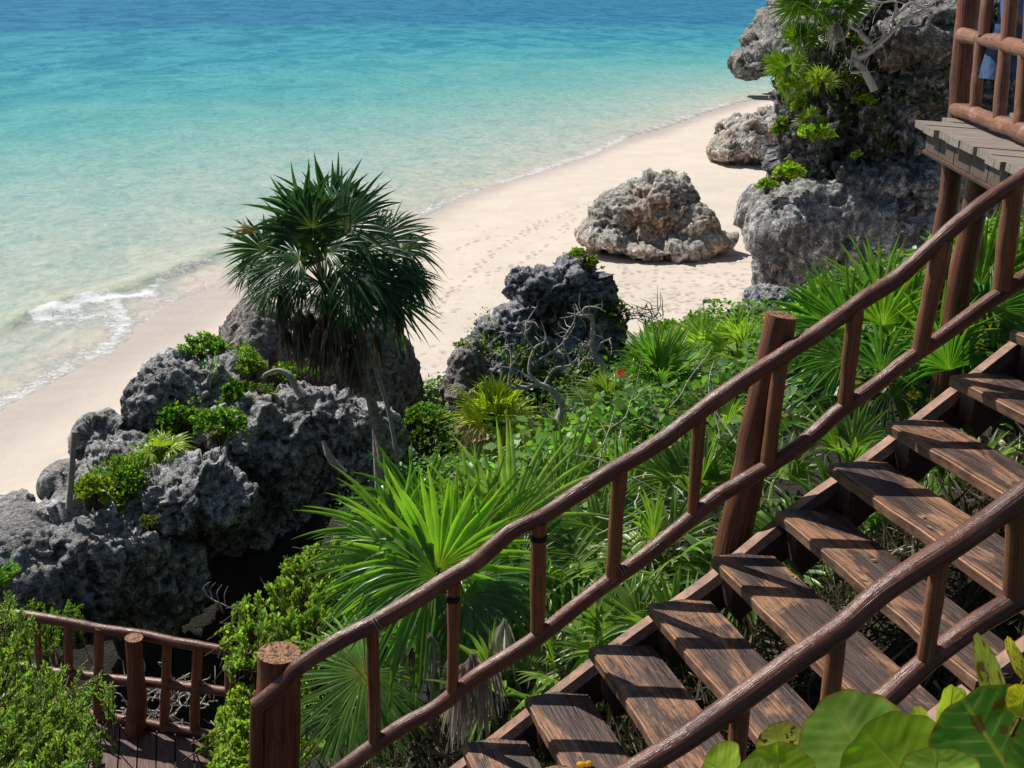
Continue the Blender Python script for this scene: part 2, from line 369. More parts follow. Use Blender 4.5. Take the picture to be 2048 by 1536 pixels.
def sand_z(P):
    d = shore(P); n = fbm(np.c_[P * .35, np.zeros(len(P))], 3, 5)
    return np.where(d < 0, d * .05, np.minimum(.055 * d, .42 + .012 * d)) + np.clip(d, 0, 3) / 3 * .05 * n

# ------------------------------------------------------------------ water
def axis(parts):
    out = []
    for a, b, s in parts: out.append(np.arange(a, b, s))
    return np.unique(np.concatenate(out))
def band(P, pts, w, seed=0):
    L = np.array([at_z(x, y, 0)[:2] for x, y in pts]); L = crom(np.c_[L, np.zeros(len(L))], 4)[:, :2]
    Q = P + .35 * w * np.stack([fbm(np.c_[P * 1.1, np.zeros(len(P))], 3, seed + 3), fbm(np.c_[P * 1.1, np.ones(len(P)) * 9], 3, seed + 5)], -1) * 2
    d, s, t = seg_dist(Q, L); return np.exp(-(d / w) ** 2), d * s, t
def water():
    xs = axis([(-3000, -400, 260), (-400, -60, 12), (-60, -26, 1.0), (-26, 8, .16), (8, 70, .8), (70, 400, 12), (400, 3001, 260)])
    ys = axis([(12, 26, 1.0), (26, 56, .16), (56, 150, .7), (150, 500, 6), (500, 6001, 250)])
    X, Y = np.meshgrid(xs, ys, indexing='ij'); P = np.stack([X.ravel(), Y.ravel()], -1); d = -shore(P)
    foam = np.zeros(len(P)); z = np.zeros(len(P)); Z0 = np.zeros(len(P))
    for pts, w, a in [([(-60, 835), (0, 806), (60, 774), (130, 736), (200, 700), (234, 676), (242, 645)], .55, .8),
                      ([(80, 758), (140, 720), (200, 685)], .8, .5),
                      ([(95, 640), (140, 622), (190, 603), (240, 596), (290, 588)], .75, 1.25),
                      ([(130, 648), (180, 636), (225, 628), (240, 650)], .8, .8),
                      ([(225, 600), (243, 630), (246, 665)], .4, .9),
                      ([(300, 578), (340, 556), (395, 534), (425, 524)], .35, .75),
                      ([(232, 562), (262, 552)], .3, .6),
                      ([(265, 648), (305, 634), (325, 622)], .4, .7), ([(330, 606), (380, 590), (470, 556), (500, 545)], .45, .62),
                      ([(700, 482), (760, 460), (825, 436), (900, 402), (960, 378)], .6, .7), ([(820, 420), (850, 408), (885, 398)], .45, .5),
                      ([(1000, 366), (1080, 341), (1170, 311), (1250, 275), (1330, 253), (1400, 227), (1480, 203), (1560, 187)], .8, .8),
                      ([(1160, 268), (1200, 282), (1240, 288), (1270, 276)], .5, .6), ([(1110, 318), (1160, 300), (1200, 292)], .4, .45),
                      ([(1022, 290), (1050, 298)], .3, .75), ([(1340, 236), (1390, 226), (1450, 208)], .7, .6), ([(1320, 165), (1370, 170), (1440, 168)], .7, .45),
                      ([(1340, 192), (1420, 192), (1500, 196)], .9, .5), ([(790, 292), (870, 296)], .3, .3)]:
        b, _, _ = band(P, pts, w, 3); foam = np.maximum(foam, b * a)
    # standing shape of the little breaker and the swell behind it
    b, sd, t = band(P, [(-80, 690), (0, 660), (60, 640), (110, 622), (150, 606), (200, 592), (250, 582), (300, 566), (350, 546), (420, 520), (500, 500)], .8, 1)
    prof = np.where(sd > 0, np.exp(-(sd / 1.3) ** 2), np.exp(-(sd / .42) ** 2))
    z += .30 * prof * (.65 + .35 * fbm(np.c_[P * .5, Z0], 2, 8))
    P3 = np.c_[P, Z0]
    ch = np.clip(d / 6, 0, 1)
    z += ch * (.05 * fbm(P3 * V3(.25, .6, 1), 3, 21) + .022 * fbm(P3 * V3(1.2, 2.6, 1), 3, 31))
    z += np.clip(foam, 0, 1) * .05 * (1 + fbm(P3 * 4, 3, 44))
    z = z * np.clip(d / 1.2, .05, 1) + .015
    far = 1 - np.clip((Y.ravel() - 140) / 100, 0, 1); z *= far
    z = np.where(d < -.8, -1.2, z)
    mb = MB(); V = np.c_[P, z]
    crest = np.clip(prof, 0, 1)
    mb.add(V, None, grid_faces(len(xs), len(ys))[:, ::-1], None, np.c_[np.clip(d * (1 + np.clip((Y.ravel() - 55) / 55, 0, 1.2)) / 330, 0, 1), np.clip(foam, 0, 1.3), crest])
    t = NT('sea_water'); a = t.attr().outputs['Color']; sp = t.n('ShaderNodeSeparateXYZ'); t.put(sp.inputs[0], a); p = t.pos()
    dd = t.math('ADD', sp.outputs[0], t.math('MULTIPLY', t.math('SUBTRACT', t.noise(t.mapv(p, (.02, .035, 1)), 1.0, 5, .6, .6), .5), t.math('MULTIPLY', t.math('MINIMUM', sp.outputs[0], .35), .9)))
    c = t.ramp(dd, WATER_STOPS)
    c = t.mix(t.math('MULTIPLY', sp.outputs[2], .5), c, (.50, .54, .38))
    c = t.mix(t.math('MULTIPLY', t.ramp(t.noise(t.mapv(p, (.3, .2, 1), rot=(0, 0, .4)), 1.0, 6, .65, 1.2), [(.5, 0.0), (.66, 1.0)]), t.ramp(sp.outputs[0], [(.0, .5), (.09, 0.0)])), c, (.50, .56, .42))
    # fine bright and dark ripple bands, all in world space
    rp = t.noise(t.mapv(p, (1.5, 1.0, 1), rot=(0, 0, .5)), 1.25, 6, .66, .8); rp2 = t.noise(t.mapv(p, (.42, .24, 1), rot=(0, 0, .5)), 1.0, 7, .72, 1.0)
    c = t.mix(1.0, c, t.ramp(rp, [(.3, .78), (.5, 1.0), (.7, 1.16)]), 'MULTIPLY')
    c = t.mix(1.0, c, t.ramp(rp2, [(.36, (.78, .91, .93)), (.5, (1., 1., 1.)), (.66, (1.13, 1.07, 1.07))]), 'MULTIPLY')
    rp3 = t.noise(t.mapv(p, (.16, .075, 1), rot=(0, 0, .45)), 1.0, 8, .74, .8); fa = t.ramp(sp.outputs[0], [(.1, 0.0), (.5, 1.0)])
    c = t.mix(fa, c, t.mix(1.0, c, t.ramp(rp3, [(.42, (.5, .78, .86)), (.5, (1., 1., 1.)), (.58, (1.4, 1.18, 1.13))]), 'MULTIPLY'))
    fm = t.noise(t.mapv(p, (1, 1.3, 1)), 3.2, 8, .75, 1.2); fv = t.vor(t.mapv(p, (1, 1, 1)), 2.6)
    fo = t.math('ADD', sp.outputs[1], t.math('MULTIPLY', t.math('SUBTRACT', fm, .5), 2.8))
    fo = t.math('SUBTRACT', fo, t.math('MULTIPLY', fv, .15))
    fo = t.math('MULTIPLY', t.ramp(fo, [(.42, 0.0), (.56, .5), (.9, 1.0)]), t.ramp(sp.outputs[1], [(.03, 0.0), (.25, 1.0)]))
    cap = t.math('MULTIPLY', t.ramp(t.noise(t.mapv(p, (.22, .55, 1)), 1.0, 9, .8), [(.755, 0.0), (.775, 1.0)]), t.ramp(sp.outputs[0], [(.1, 0.0), (.2, .7)]))
    fo = t.math('MAXIMUM', fo, cap)
    c = t.mix(fo, c, (.86, .88, .88))
    hb = t.math('ADD', t.math('MULTIPLY', rp, .6), t.math('MULTIPLY', t.noise(t.mapv(p, (1.6, 3.6, 1)), 1.6, 5, .6), .25))
    hb = t.math('ADD', hb, t.math('MULTIPLY', fo, .3))
    nb = t.bump(hb, .16, .7); sh0 = t.bsdf(Base_Color=c, Roughness=.9, Specular_IOR_Level=0.0, Normal=nb)
    gl = t.n('ShaderNodeBsdfGlossy', Roughness=.22, Normal=nb).outputs[0]
    lw = t.n('ShaderNodeLayerWeight', Blend=.25, Normal=nb).outputs['Fresnel']
    mx = t.n('ShaderNodeMixShader', Fac=t.math('MINIMUM', t.math('MULTIPLY', lw, .22), .12)); t.put(mx.inputs[1], sh0); t.put(mx.inputs[2], gl); sh = mx.outputs[0]
    o = mb.obj('sea', t.out(sh)); o['kind'] = 'structure'
    return o
def srgb(r, g, b, k=1.0):
    f = lambda x: ((x / 255 + .055) / 1.055) ** 2.4 if x > 10 else x / 3294.6
    return (f(r) * k, f(g) * k, f(b) * k)
KW = .80
WATER_STOPS = [(.0, srgb(222, 212, 200, KW)), (.008, srgb(204, 210, 198, KW)), (.04, srgb(182, 206, 198, KW)), (.09, srgb(156, 200, 194, KW)), (.17, srgb(124, 192, 190, KW)), (.3, srgb(92, 180, 188, KW)), (.5, srgb(72, 166, 186, KW)), (.85, srgb(64, 154, 182, KW)), (.99, srgb(54, 136, 174, KW))]
water()

# ------------------------------------------------------------------ beach sand
def beach():
    xs = axis([(-3000, -60, 300), (-60, -16, 1.2), (-16, -3, .2), (-3, 22, .075), (22, 60, .8), (60, 400, 20), (400, 3001, 300)])
    ys = axis([(10, 22, 2), (22, 32, .3), (32, 56, .075), (56, 90, .3), (90, 160, 1.5), (160, 600, 30)])
    X, Y = np.meshgrid(xs, ys, indexing='ij'); P = np.stack([X.ravel(), Y.ravel()], -1); z = sand_z(P); d = shore(P)
    fp = np.zeros(len(P)); r = np.random.default_rng(3)
    tracks = [[(1180, 405), (1120, 430), (1060, 462), (1000, 498), (950, 545), (900, 590), (850, 650)], [(1160, 425), (1090, 440), (1030, 470), (980, 470), (900, 500)], [(1150, 440), (1100, 490), (1040, 530), (960, 560)],
              [(1480, 560), (1440, 590), (1400, 610), (1360, 620)], [(1490, 590), (1430, 580), (1380, 575)], [(830, 660), (880, 640), (930, 625)]]
    spots = []
    for tr in tracks:
        W = np.array([at_z(x, y, .4)[:2] for x, y in tr]); C = crom(np.c_[W, W[:, 0] * 0], 30)[:, :2]
        L = np.concatenate([[0], np.cumsum(np.hypot(*np.diff(C, axis=0).T))]); k = 0
        for s in np.arange(0, L[-1], .42):
            q = np.array([np.interp(s, L, C[:, 0]), np.interp(s, L, C[:, 1])]); q2 = np.array([np.interp(s + .1, L, C[:, 0]), np.interp(s + .1, L, C[:, 1])])
            dr = nrm(q2 - q); k += 1; side = np.array([-dr[1], dr[0]]) * (.1 if k % 2 else -.1)
            if r.random() < .8: spots.append((q + side + r.normal(0, .05, 2), dr, r.uniform(.7, 1.1)))
    for _ in range(260):
        q = at_z(r.uniform(1230, 1500), r.uniform(520, 640), .4)[:2]; spots.append((q, nrm(r.normal(0, 1, 2)), r.uniform(.4, .9)))
    for _ in range(110):
        q = at_z(r.uniform(830, 1150), r.uniform(430, 780), .4)[:2]; spots.append((q, nrm(r.normal(0, 1, 2)), r.uniform(.3, .6)))
    for q, dr, a in spots:
        m = (np.abs(P[:, 0] - q[0]) < .35) & (np.abs(P[:, 1] - q[1]) < .35)
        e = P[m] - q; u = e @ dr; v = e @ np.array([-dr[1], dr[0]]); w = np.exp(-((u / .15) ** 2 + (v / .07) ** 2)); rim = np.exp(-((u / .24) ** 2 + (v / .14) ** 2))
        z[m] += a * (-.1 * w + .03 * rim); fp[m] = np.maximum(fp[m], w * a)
    # shallow tide line and undulations
    wet = np.where(Y.ravel() < 62, 0, 0)
    W = crom(np.c_[np.array([at_z(x, y, .15)[:2] for x, y in [(-400, 1250), (-150, 1040), (0, 938), (90, 868), (190, 800), (280, 742), (330, 704), (420, 655), (520, 600), (700, 520), (840, 462), (900, 424), (960, 394), (1080, 350), (1170, 322), (1250, 290), (1330, 268), (1400, 240), (1480, 216), (1560, 196), (1700, 180)]]), np.zeros(21)], 5)[:, :2]
    dd, s, _ = seg_dist(P + .25 * np.stack([fbm(np.c_[P * .8, z * 0], 3, 61), fbm(np.c_[P * .8, z * 0 + 4], 3, 62)], -1), W)
    wetv = 1 / (1 + np.exp(-dd * s / .35))
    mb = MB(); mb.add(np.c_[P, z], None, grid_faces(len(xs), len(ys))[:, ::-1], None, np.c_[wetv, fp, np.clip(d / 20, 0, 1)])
    t = NT('beach_sand'); a = t.attr().outputs['Color']; sp = t.n('ShaderNodeSeparateXYZ'); t.put(sp.inputs[0], a); p = t.pos()
    n = t.noise(p, .5, 6, .6); n2 = t.noise(p, 30, 4, .6)
    c = t.ramp(n, [(.3, (.66, .575, .49)), (.7, (.75, .66, .57))])
    c = t.mix(sp.outputs[0], c, t.ramp(t.noise(t.mapv(p, (.5, 1, 1)), 1.2, 5), [(.3, (.50, .435, .385)), (.7, (.57, .50, .445))]))
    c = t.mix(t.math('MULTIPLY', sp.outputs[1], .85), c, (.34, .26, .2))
    deb = t.ramp(t.vor(t.mapv(p, (1.3, .8, 1)), 1.6), [(.045, 1.0), (.075, 0.0)]); deb = t.math('MULTIPLY', deb, t.ramp(t.noise(p, .45, 4), [(.47, 0.0), (.6, .9)]))
    deb = t.math('MULTIPLY', deb, t.math('SUBTRACT', 1.0, sp.outputs[0])); c = t.mix(deb, c, (.26, .2, .15))
    c = t.mix(1.0, c, t.ramp(n2, [(.3, .93), (.7, 1.05)]), 'MULTIPLY')
    sh = t.bsdf(Base_Color=c, Roughness=t.math('SUBTRACT', .9, t.math('MULTIPLY', sp.outputs[0], .45)), Specular_IOR_Level=.2, Normal=t.bump(t.math('ADD', n2, t.math('MULTIPLY', t.noise(p, 4, 4), 2)), .02, .5))
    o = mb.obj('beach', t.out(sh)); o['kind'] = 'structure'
beach()

# ------------------------------------------------------------------ stair frame
TH = math.radians(18.3); S = V3(math.cos(TH), math.sin(TH), 0); N = V3(math.sin(TH), -math.cos(TH), 0)
A = V3(1.2437, 5.2236, 9.572); RUN, RISE, W = .304, .2017, 1.5
DKZ = 5.8     # lower boardwalk level
DE0, DE1 = at_z(170, 1432, DKZ), at_z(430, 1478, DKZ)
# ------------------------------------------------------------------ hillside
CT = [at_d(*q) for q in [(700, 1500, 7.4), (560, 1536, 7.8), (950, 1370, 7.3), (1150, 1270, 7.2), (1300, 1190, 7.3), (1450, 1090, 7.6), (1600, 980, 7.9), (1750, 880, 8.4), (1900, 790, 8.9), (2040, 700, 9.4),
      (1100, 1070, 10), (1300, 980, 10.5), (1450, 910, 10.8), (1650, 800, 11), (1850, 680, 11.5), (2050, 560, 12),
      (1000, 975, 14.5), (1200, 905, 14.5), (1350, 850, 14.5), (1500, 740, 15), (770, 1000, 15), (870, 960, 18), (1000, 940, 17.5), (1100, 900, 18), (1300, 745, 21), (1450, 690, 20), (1550, 660, 18), (1750, 600, 19), (1950, 540, 17), (2150, 450, 17),
      (830, 1010, 16)]] + [at_d(*q) - V3(0, 0, 1.5) for q in [(450, 1370, 12), (600, 1290, 13), (200, 1330, 12.5), (50, 1290, 13.5), (-200, 1250, 14), (700, 1200, 14), (350, 1300, 14), (520, 1250, 14.5)]]
for k in range(-8, 14, 2):
    CT.append(A + (k - 4) * (RUN * S + V3(0, 0, RISE)) + N * .75 - V3(0, 0, 1.0))
    CT.append(A + (k - 4) * (RUN * S + V3(0, 0, RISE)) + N * 2.2 - V3(0, 0, 1.2))
for q in [(-1, 3, 7.2), (0, 0, 7.5), (-4, 4, 6.6), (-4, 7, 4.9), (-2.8, 8.7, 4.7), (-6, 6, 4.8), (-8, 8, 4.6), (-4.5, 9, 4.5), (-8, 11, 3.8), (-3, 10.5, 4), (-2.2, 7.4, 4.9), (-1.9, 6.4, 5.2), (-3, 6, 4.9), (4, 1, 9.6), (7, 4, 10.5), (7, 8, 9.5), (6, -1, 10), (-6, 0, 6.5)]: CT.append(V3(*q))
for x in range(-16, 24, 3): CT.append(V3(x, 30, -1.5)); CT.append(V3(x, 33, -3))
for q in [(-16, 24, -1.5), (-12, 24, -1.2), (-10, 21.5, 0), (-8, 24, -.6), (-5, 25, 0), (-2, 26, 0), (-16, 18, -.5), (2, 27, 0), (6, 28, .3), (10, 29, 1), (-13, 15, 1.5)]: CT.append(V3(*q))
CT = np.array(CT)
def hill(P):
    P = np.atleast_2d(P)[:, :2]; d2 = ((P[:, None] - CT[None, :, :2]) ** 2).sum(-1) + .12
    w = 1 / d2 ** 1.8; z = (w * CT[None, :, 2]).sum(1) / w.sum(1)
    return z + .12 * fbm(np.c_[P * .9, P[:, 0] * 0], 3, 71)
def hill_hit(px, py, d0=5.5, d1=30, st=.08):
    D = np.arange(d0, d1, st); Q = CAMP + ray(px, py)[None] * D[:, None]; h = hill(Q); k = np.nonzero(Q[:, 2] < h)[0]
    return Q[k[0]] if len(k) else None
def hillside():
    xs = np.arange(-17, 20, .16); ys = np.arange(-4, 31, .16); X, Y = np.meshgrid(xs, ys, indexing='ij'); P = np.stack([X.ravel(), Y.ravel()], -1)
    z = np.concatenate([hill(c) for c in np.array_split(P, 12)]) + .05 * ridged(np.c_[P * 2.5, P[:, 0] * 0], 3, 5)
    mb = MB(); mb.add(np.c_[P, z], None, grid_faces(len(xs), len(ys))[:, ::-1])
    t = NT('leafy_soil'); p = t.pos(); n = t.noise(p, 5, 6, .65); n2 = t.noise(p, 28, 5, .7)
    c = t.ramp(n, [(.3, (.012, .014, .008)), (.5, (.03, .028, .018)), (.7, (.07, .06, .042))]); c = t.mix(1.0, c, t.ramp(n2, [(.3, .4), (.65, 1.5)]), 'MULTIPLY')
    o = mb.obj('hillside', t.out(t.bsdf(Base_Color=c, Roughness=.95, Normal=t.bump(t.math('ADD', n, n2), .06, 1.0)))); o['kind'] = 'structure'
hillside()

# ------------------------------------------------------------------ rocks
def E(px, py, d, rx, ry, rd, rot=0): 
    return (at_d(px, py, d), (rx * d / F, rd, ry * d / F), rot)
def ico():
    bm = bmesh.new(); bmesh.ops.create_icosphere(bm, subdivisions=4, radius=1); bm.verts.index_update()
    r = np.array([v.co[:] for v in bm.verts]), np.array([[v.index for v in f.verts] for f in bm.faces]); bm.free(); return r
ICV, ICF = ico()
def rock(name, label, ells, vox, amp, fr, material, seed=0, warp=.5, fine=.35, layer=0.0, cat='rock', group=None, pit=.3, jag=.8, fac=.8, lump=.5):
    mb = MB()
    for c, r, rot in ells:
        v = ICV * np.array(r); cs, sn = math.cos(rot), math.sin(rot); v = v @ np.array([[cs, 0, sn], [0, 1, 0], [-sn, 0, cs]]).T
        mb.add(v + c, ICF)
    me = mb.mesh('t'); o = bpy.data.objects.new('t', me); COL.objects.link(o)
    m = o.modifiers.new('r', 'REMESH'); m.mode = 'VOXEL'; m.voxel_size = vox
    bpy.context.view_layer.update(); dg = bpy.context.evaluated_depsgraph_get(); m2 = bpy.data.meshes.new_from_object(o.evaluated_get(dg))
    bpy.data.objects.remove(o); n = len(m2.vertices); V = np.zeros(n * 3); m2.vertices.foreach_get('co', V); V = V.reshape(-1, 3)
    # soften the creases between lobes
    ed = np.zeros(len(m2.edges) * 2, np.int32); m2.edges.foreach_get('vertices', ed); ed = ed.reshape(-1, 2)
    deg = np.bincount(ed.ravel(), minlength=n)[:, None]
    for _ in range(12):
        acc = np.zeros_like(V); np.add.at(acc, ed[:, 0], V[ed[:, 1]]); np.add.at(acc, ed[:, 1], V[ed[:, 0]]); V = .4 * V + .6 * acc / np.maximum(deg, 1)
    m2.vertices.foreach_set('co', V.ravel()); m2.update()
    Nn = np.zeros(n * 3); m2.vertices.foreach_get('normal', Nn); Nn = Nn.reshape(-1, 3)
    Q = V * fr + seed * 7.7
    V = V + amp * 1.6 * warp * np.stack([fbm(Q * .6, 3, seed + 1), fbm(Q * .6, 3, seed + 2), fbm(Q * .6, 3, seed + 3)], -1)
    W_ = .22 * np.stack([fbm(Q * 1.5, 3, seed + 51), fbm(Q * 1.5, 3, seed + 52), fbm(Q * 1.5, 3, seed + 53)], -1)
    disp = amp * fac * (1.5 * facets(Q * .62 + W_, seed + 70) + .8 * facets(Q * V3(1.6, 1.6, 1.2) + W_, seed + 80) + .42 * facets(Q * V3(4, 4, 3) + W_, seed + 90) + .2 * facets(Q * 9 + W_, seed + 97))
    R = ridged(Q * V3(1.5, 1.5, .9), 6, seed + 4, .66); disp += amp * lump * (R * .8 + .35 * fbm(Q * 3.1, 3, seed + 9))
    V = V + amp * jag * .5 * np.stack([ridged(Q * 2.9, 4, seed + 61, .65), ridged(Q * 2.9, 4, seed + 62, .65), ridged(Q * 2.9, 4, seed + 63, .65)], -1)
    cl = cells(Q * 2.1 + .35 * fbm(Q * 2, 2, seed)[:, None], seed + 20); disp += amp * pit * (cl - .5) * 1.0
    cl = cells(Q * 6.3 + .5 * fbm(Q * 4, 2, seed + 6)[:, None], seed + 30); disp += amp * fine * .8 * (cl - .45)
    hf = ridged(Q * 9, 4, seed + 77, .7); disp += amp * fine * .35 * hf
    if layer: disp += layer * np.abs(vnoise(np.c_[Q[:, 0] * .3, Q[:, 1] * .3, Q[:, 2] * 2.2], seed + 40)) * 2
    V = V + Nn * disp[:, None]
    m2.vertices.foreach_set('co', V.ravel()); m2.polygons.foreach_set('use_smooth', np.full(len(m2.polygons), True)); m2.update()
    m2.name = name; o = bpy.data.objects.new(name, m2); m2.materials.clear(); m2.materials.append(material)
    org = V.mean(0); org[2] = V[:, 2].min(); V -= org; m2.vertices.foreach_set('co', V.ravel()); m2.update(); o.location = org
    COL.objects.link(o); tag(o, label, cat, group); return o

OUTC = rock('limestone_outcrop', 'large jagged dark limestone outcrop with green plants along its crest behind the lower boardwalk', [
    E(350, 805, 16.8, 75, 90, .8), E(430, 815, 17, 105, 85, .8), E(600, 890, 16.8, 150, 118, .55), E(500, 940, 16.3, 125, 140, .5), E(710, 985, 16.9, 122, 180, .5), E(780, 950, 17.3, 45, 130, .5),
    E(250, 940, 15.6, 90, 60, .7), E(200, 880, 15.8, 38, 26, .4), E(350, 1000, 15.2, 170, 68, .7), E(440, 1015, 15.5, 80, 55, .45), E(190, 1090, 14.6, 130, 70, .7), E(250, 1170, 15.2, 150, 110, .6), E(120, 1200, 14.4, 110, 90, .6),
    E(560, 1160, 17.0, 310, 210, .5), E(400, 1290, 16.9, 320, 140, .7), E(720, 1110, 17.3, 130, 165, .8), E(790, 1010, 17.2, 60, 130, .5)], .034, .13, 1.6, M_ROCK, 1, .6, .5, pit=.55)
rock('limestone_boulder', 'rounded brown-grey boulder with vertical streaks behind the tall fan palm', [
    E(520, 745, 19.2, 95, 150, .9, .1), E(620, 765, 19.5, 140, 172, 1.1), E(738, 790, 19.6, 100, 180, 1.1, -.08)], .034, .075, 1.9, M_ROCKF, 2, .9, .6, pit=.45, fac=.6, lump=.5, jag=.7)
rock('limestone_boulder', 'pale smooth boulder at the left edge above the boardwalk rail', [
    E(10, 1105, 14.2, 120, 78, .9), E(-60, 1120, 14.4, 110, 90, .8), E(60, 1160, 14.0, 80, 60, .6)], .035, .05, 2.2, M_ROCKP, 3, .7, .5)
rock('limestone_boulder', 'small rounded grey boulder behind the leaning wooden stake', [E(125, 965, 16.2, 45, 48, .45), E(150, 1000, 16, 40, 40, .4)], .03, .035, 2.2, M_ROCKP, 5, .7, .4)
rock('limestone_boulder', 'small pale rock lump topmost at the far left edge', [E(20, 1012, 16.5, 42, 16, .4), E(-20, 1030, 16.4, 50, 24, .4)], .03, .04, 2.4, M_ROCKP, 15, .7, .4)
PINN = rock('limestone_pinnacle', 'black jagged limestone pinnacle with a bush on its peak, standing before the sand', [
    E(1085, 590, 20.2, 50, 48, .4), E(1150, 560, 20.4, 42, 45, .4), E(1048, 562, 20.3, 34, 30, .35), E(1160, 660, 20.6, 62, 110, .6), E(1080, 690, 20.9, 70, 90, .4), E(1030, 690, 20.2, 55, 85, .5), E(1200, 720, 20.4, 48, 100, .5), E(1010, 780, 20, 70, 90, .6),
    E(1110, 800, 20.2, 150, 120, .6), E(960, 760, 20, 60, 75, .4), E(985, 700, 20.1, 45, 60, .4)], .034, .12, 1.9, M_ROCKD, 6, .6, .5, pit=.6)
rock('limestone_boulder', 'pinkish-grey upright rock left of the black pinnacle', [E(925, 770, 19.2, 38, 82, .35), E(920, 850, 19.0, 36, 85, .3), E(938, 715, 19.4, 32, 42, .3)], .03, .05, 2.4, M_ROCKF, 7, .7, .5)
rock('limestone_slab', 'flat grey limestone slab between the pinnacle and the beachside bushes', [E(1300, 712, 21.5, 75, 34, .9), E(1350, 700, 22, 60, 26, .7)], .04, .05, 2.0, M_ROCKP, 8, .7, .5, layer=.03)
rock('limestone_boulder', 'low jagged grey rock at the foot of the cliff behind the middle rail post', [E(1545, 608, 20.5, 55, 34, .5), E(1600, 620, 20.5, 60, 34, .5), E(1510, 640, 20, 40, 26, .4)], .03, .08, 2.4, M_ROCKD, 9, .7, .5)
rock('beach_boulder', 'large brown-grey boulder standing alone on the open sand', [
    E(1305, 430, 52, 96, 78, 2.1), E(1290, 460, 51.8, 120, 50, 1.9), E(1325, 385, 52, 35, 36, 1.0), E(1240, 430, 51.6, 58, 50, 1.6), E(1380, 455, 51.5, 64, 42, 1.6), E(1215, 472, 50.8, 55, 22, 1.5), E(1420, 480, 51, 44, 22, 1.2), E(1310, 490, 50.8, 120, 20, 1.8)], .075, .26, .55, M_ROCKB, 10, .5, .3, layer=.02, fac=.95, lump=.16, jag=.3, pit=.12)
rock('beach_boulder', 'grey boulder on the sand beside the foot of the cliff, farther along the beach', [
    E(1485, 285, 76, 52, 46, 2.6), E(1530, 280, 77, 50, 50, 3), E(1450, 300, 75.5, 30, 20, 2)], .1, .32, .45, M_ROCKB, 11, .5, .5, layer=.02, fac=1.0, lump=.3, jag=.5)
rock('headland_rock', 'distant grey headland rock overhanging the shallow water', [
    E(1552, 92, 122, 58, 44, 6), E(1625, 30, 122, 66, 95, 6), E(1504, 124, 120, 36, 19, 4), E(1590, 60, 122, 50, 50, 5), E(1565, 48, 122, 48, 42, 5), E(1600, 0, 122, 52, 60, 5), E(1680, 60, 124, 90, 130, 6)], .24, .7, .2, M_ROCKH, 12, .4, .4, layer=.02, fac=1.0, lump=.08, jag=.15, pit=.05)
M_ROCKU = rock_mat('limestone_upper', (.36, .36, .38), (.03, .031, .036), (.16, .13, .1), .5, .35, .5, mossy=.6)
rock('limestone_cliff', 'lower part of the cliff, a smooth grey undercut face with vertical brown streaks', [
    E(1600, 470, 43.5, 108, 92, 2.2), E(1592, 540, 43.6, 86, 95, 1.8), E(1700, 480, 44.2, 170, 118, 2.4), E(1860, 500, 44.6, 140, 170, 2.4), E(1700, 590, 44.3, 170, 90, 2.0), E(1530, 440, 43.8, 45, 60, 1.5)], .085, .34, .42, M_ROCKC, 13, .5, .3, cat='cliff', pit=.1, fac=.7, lump=.2, jag=.3)
UPC = rock('limestone_cliff', 'upper part of the cliff, dark craggy limestone hung with roots and plants', [
    E(1760, 350, 43.9, 150, 20, 1.9), E(1730, 240, 45.6, 165, 140, 3), E(1630, 260, 44.8, 74, 128, 2.2), E(1618, 170, 45.2, 56, 90, 2), E(1690, 100, 46.3, 120, 120, 3),
    E(1800, 180, 45.4, 120, 110, 3), E(1820, 30, 46, 120, 60, 3), E(1950, 200, 46, 150, 230, 3), E(1760, -60, 48, 160, 120, 3), E(2080, 300, 44.6, 160, 330, 3)], .085, .42, .6, M_ROCKU, 14, .6, .6, cat='cliff', pit=.3, fac=.8, lump=.6, jag=1.0)
rock('cliff_boulder', 'pale grey boulder with a broad ledge at the cliff top left of the platform post', [E(1830, 80, 43.4, 92, 44, 2.2), E(1880, 50, 43.6, 80, 60, 2.2), E(1775, 100, 43.4, 36, 34, 1.5)], .085, .3, .5, M_ROCKH, 16, .5, .4, fac=.9, lump=.25, jag=.4, pit=.15)

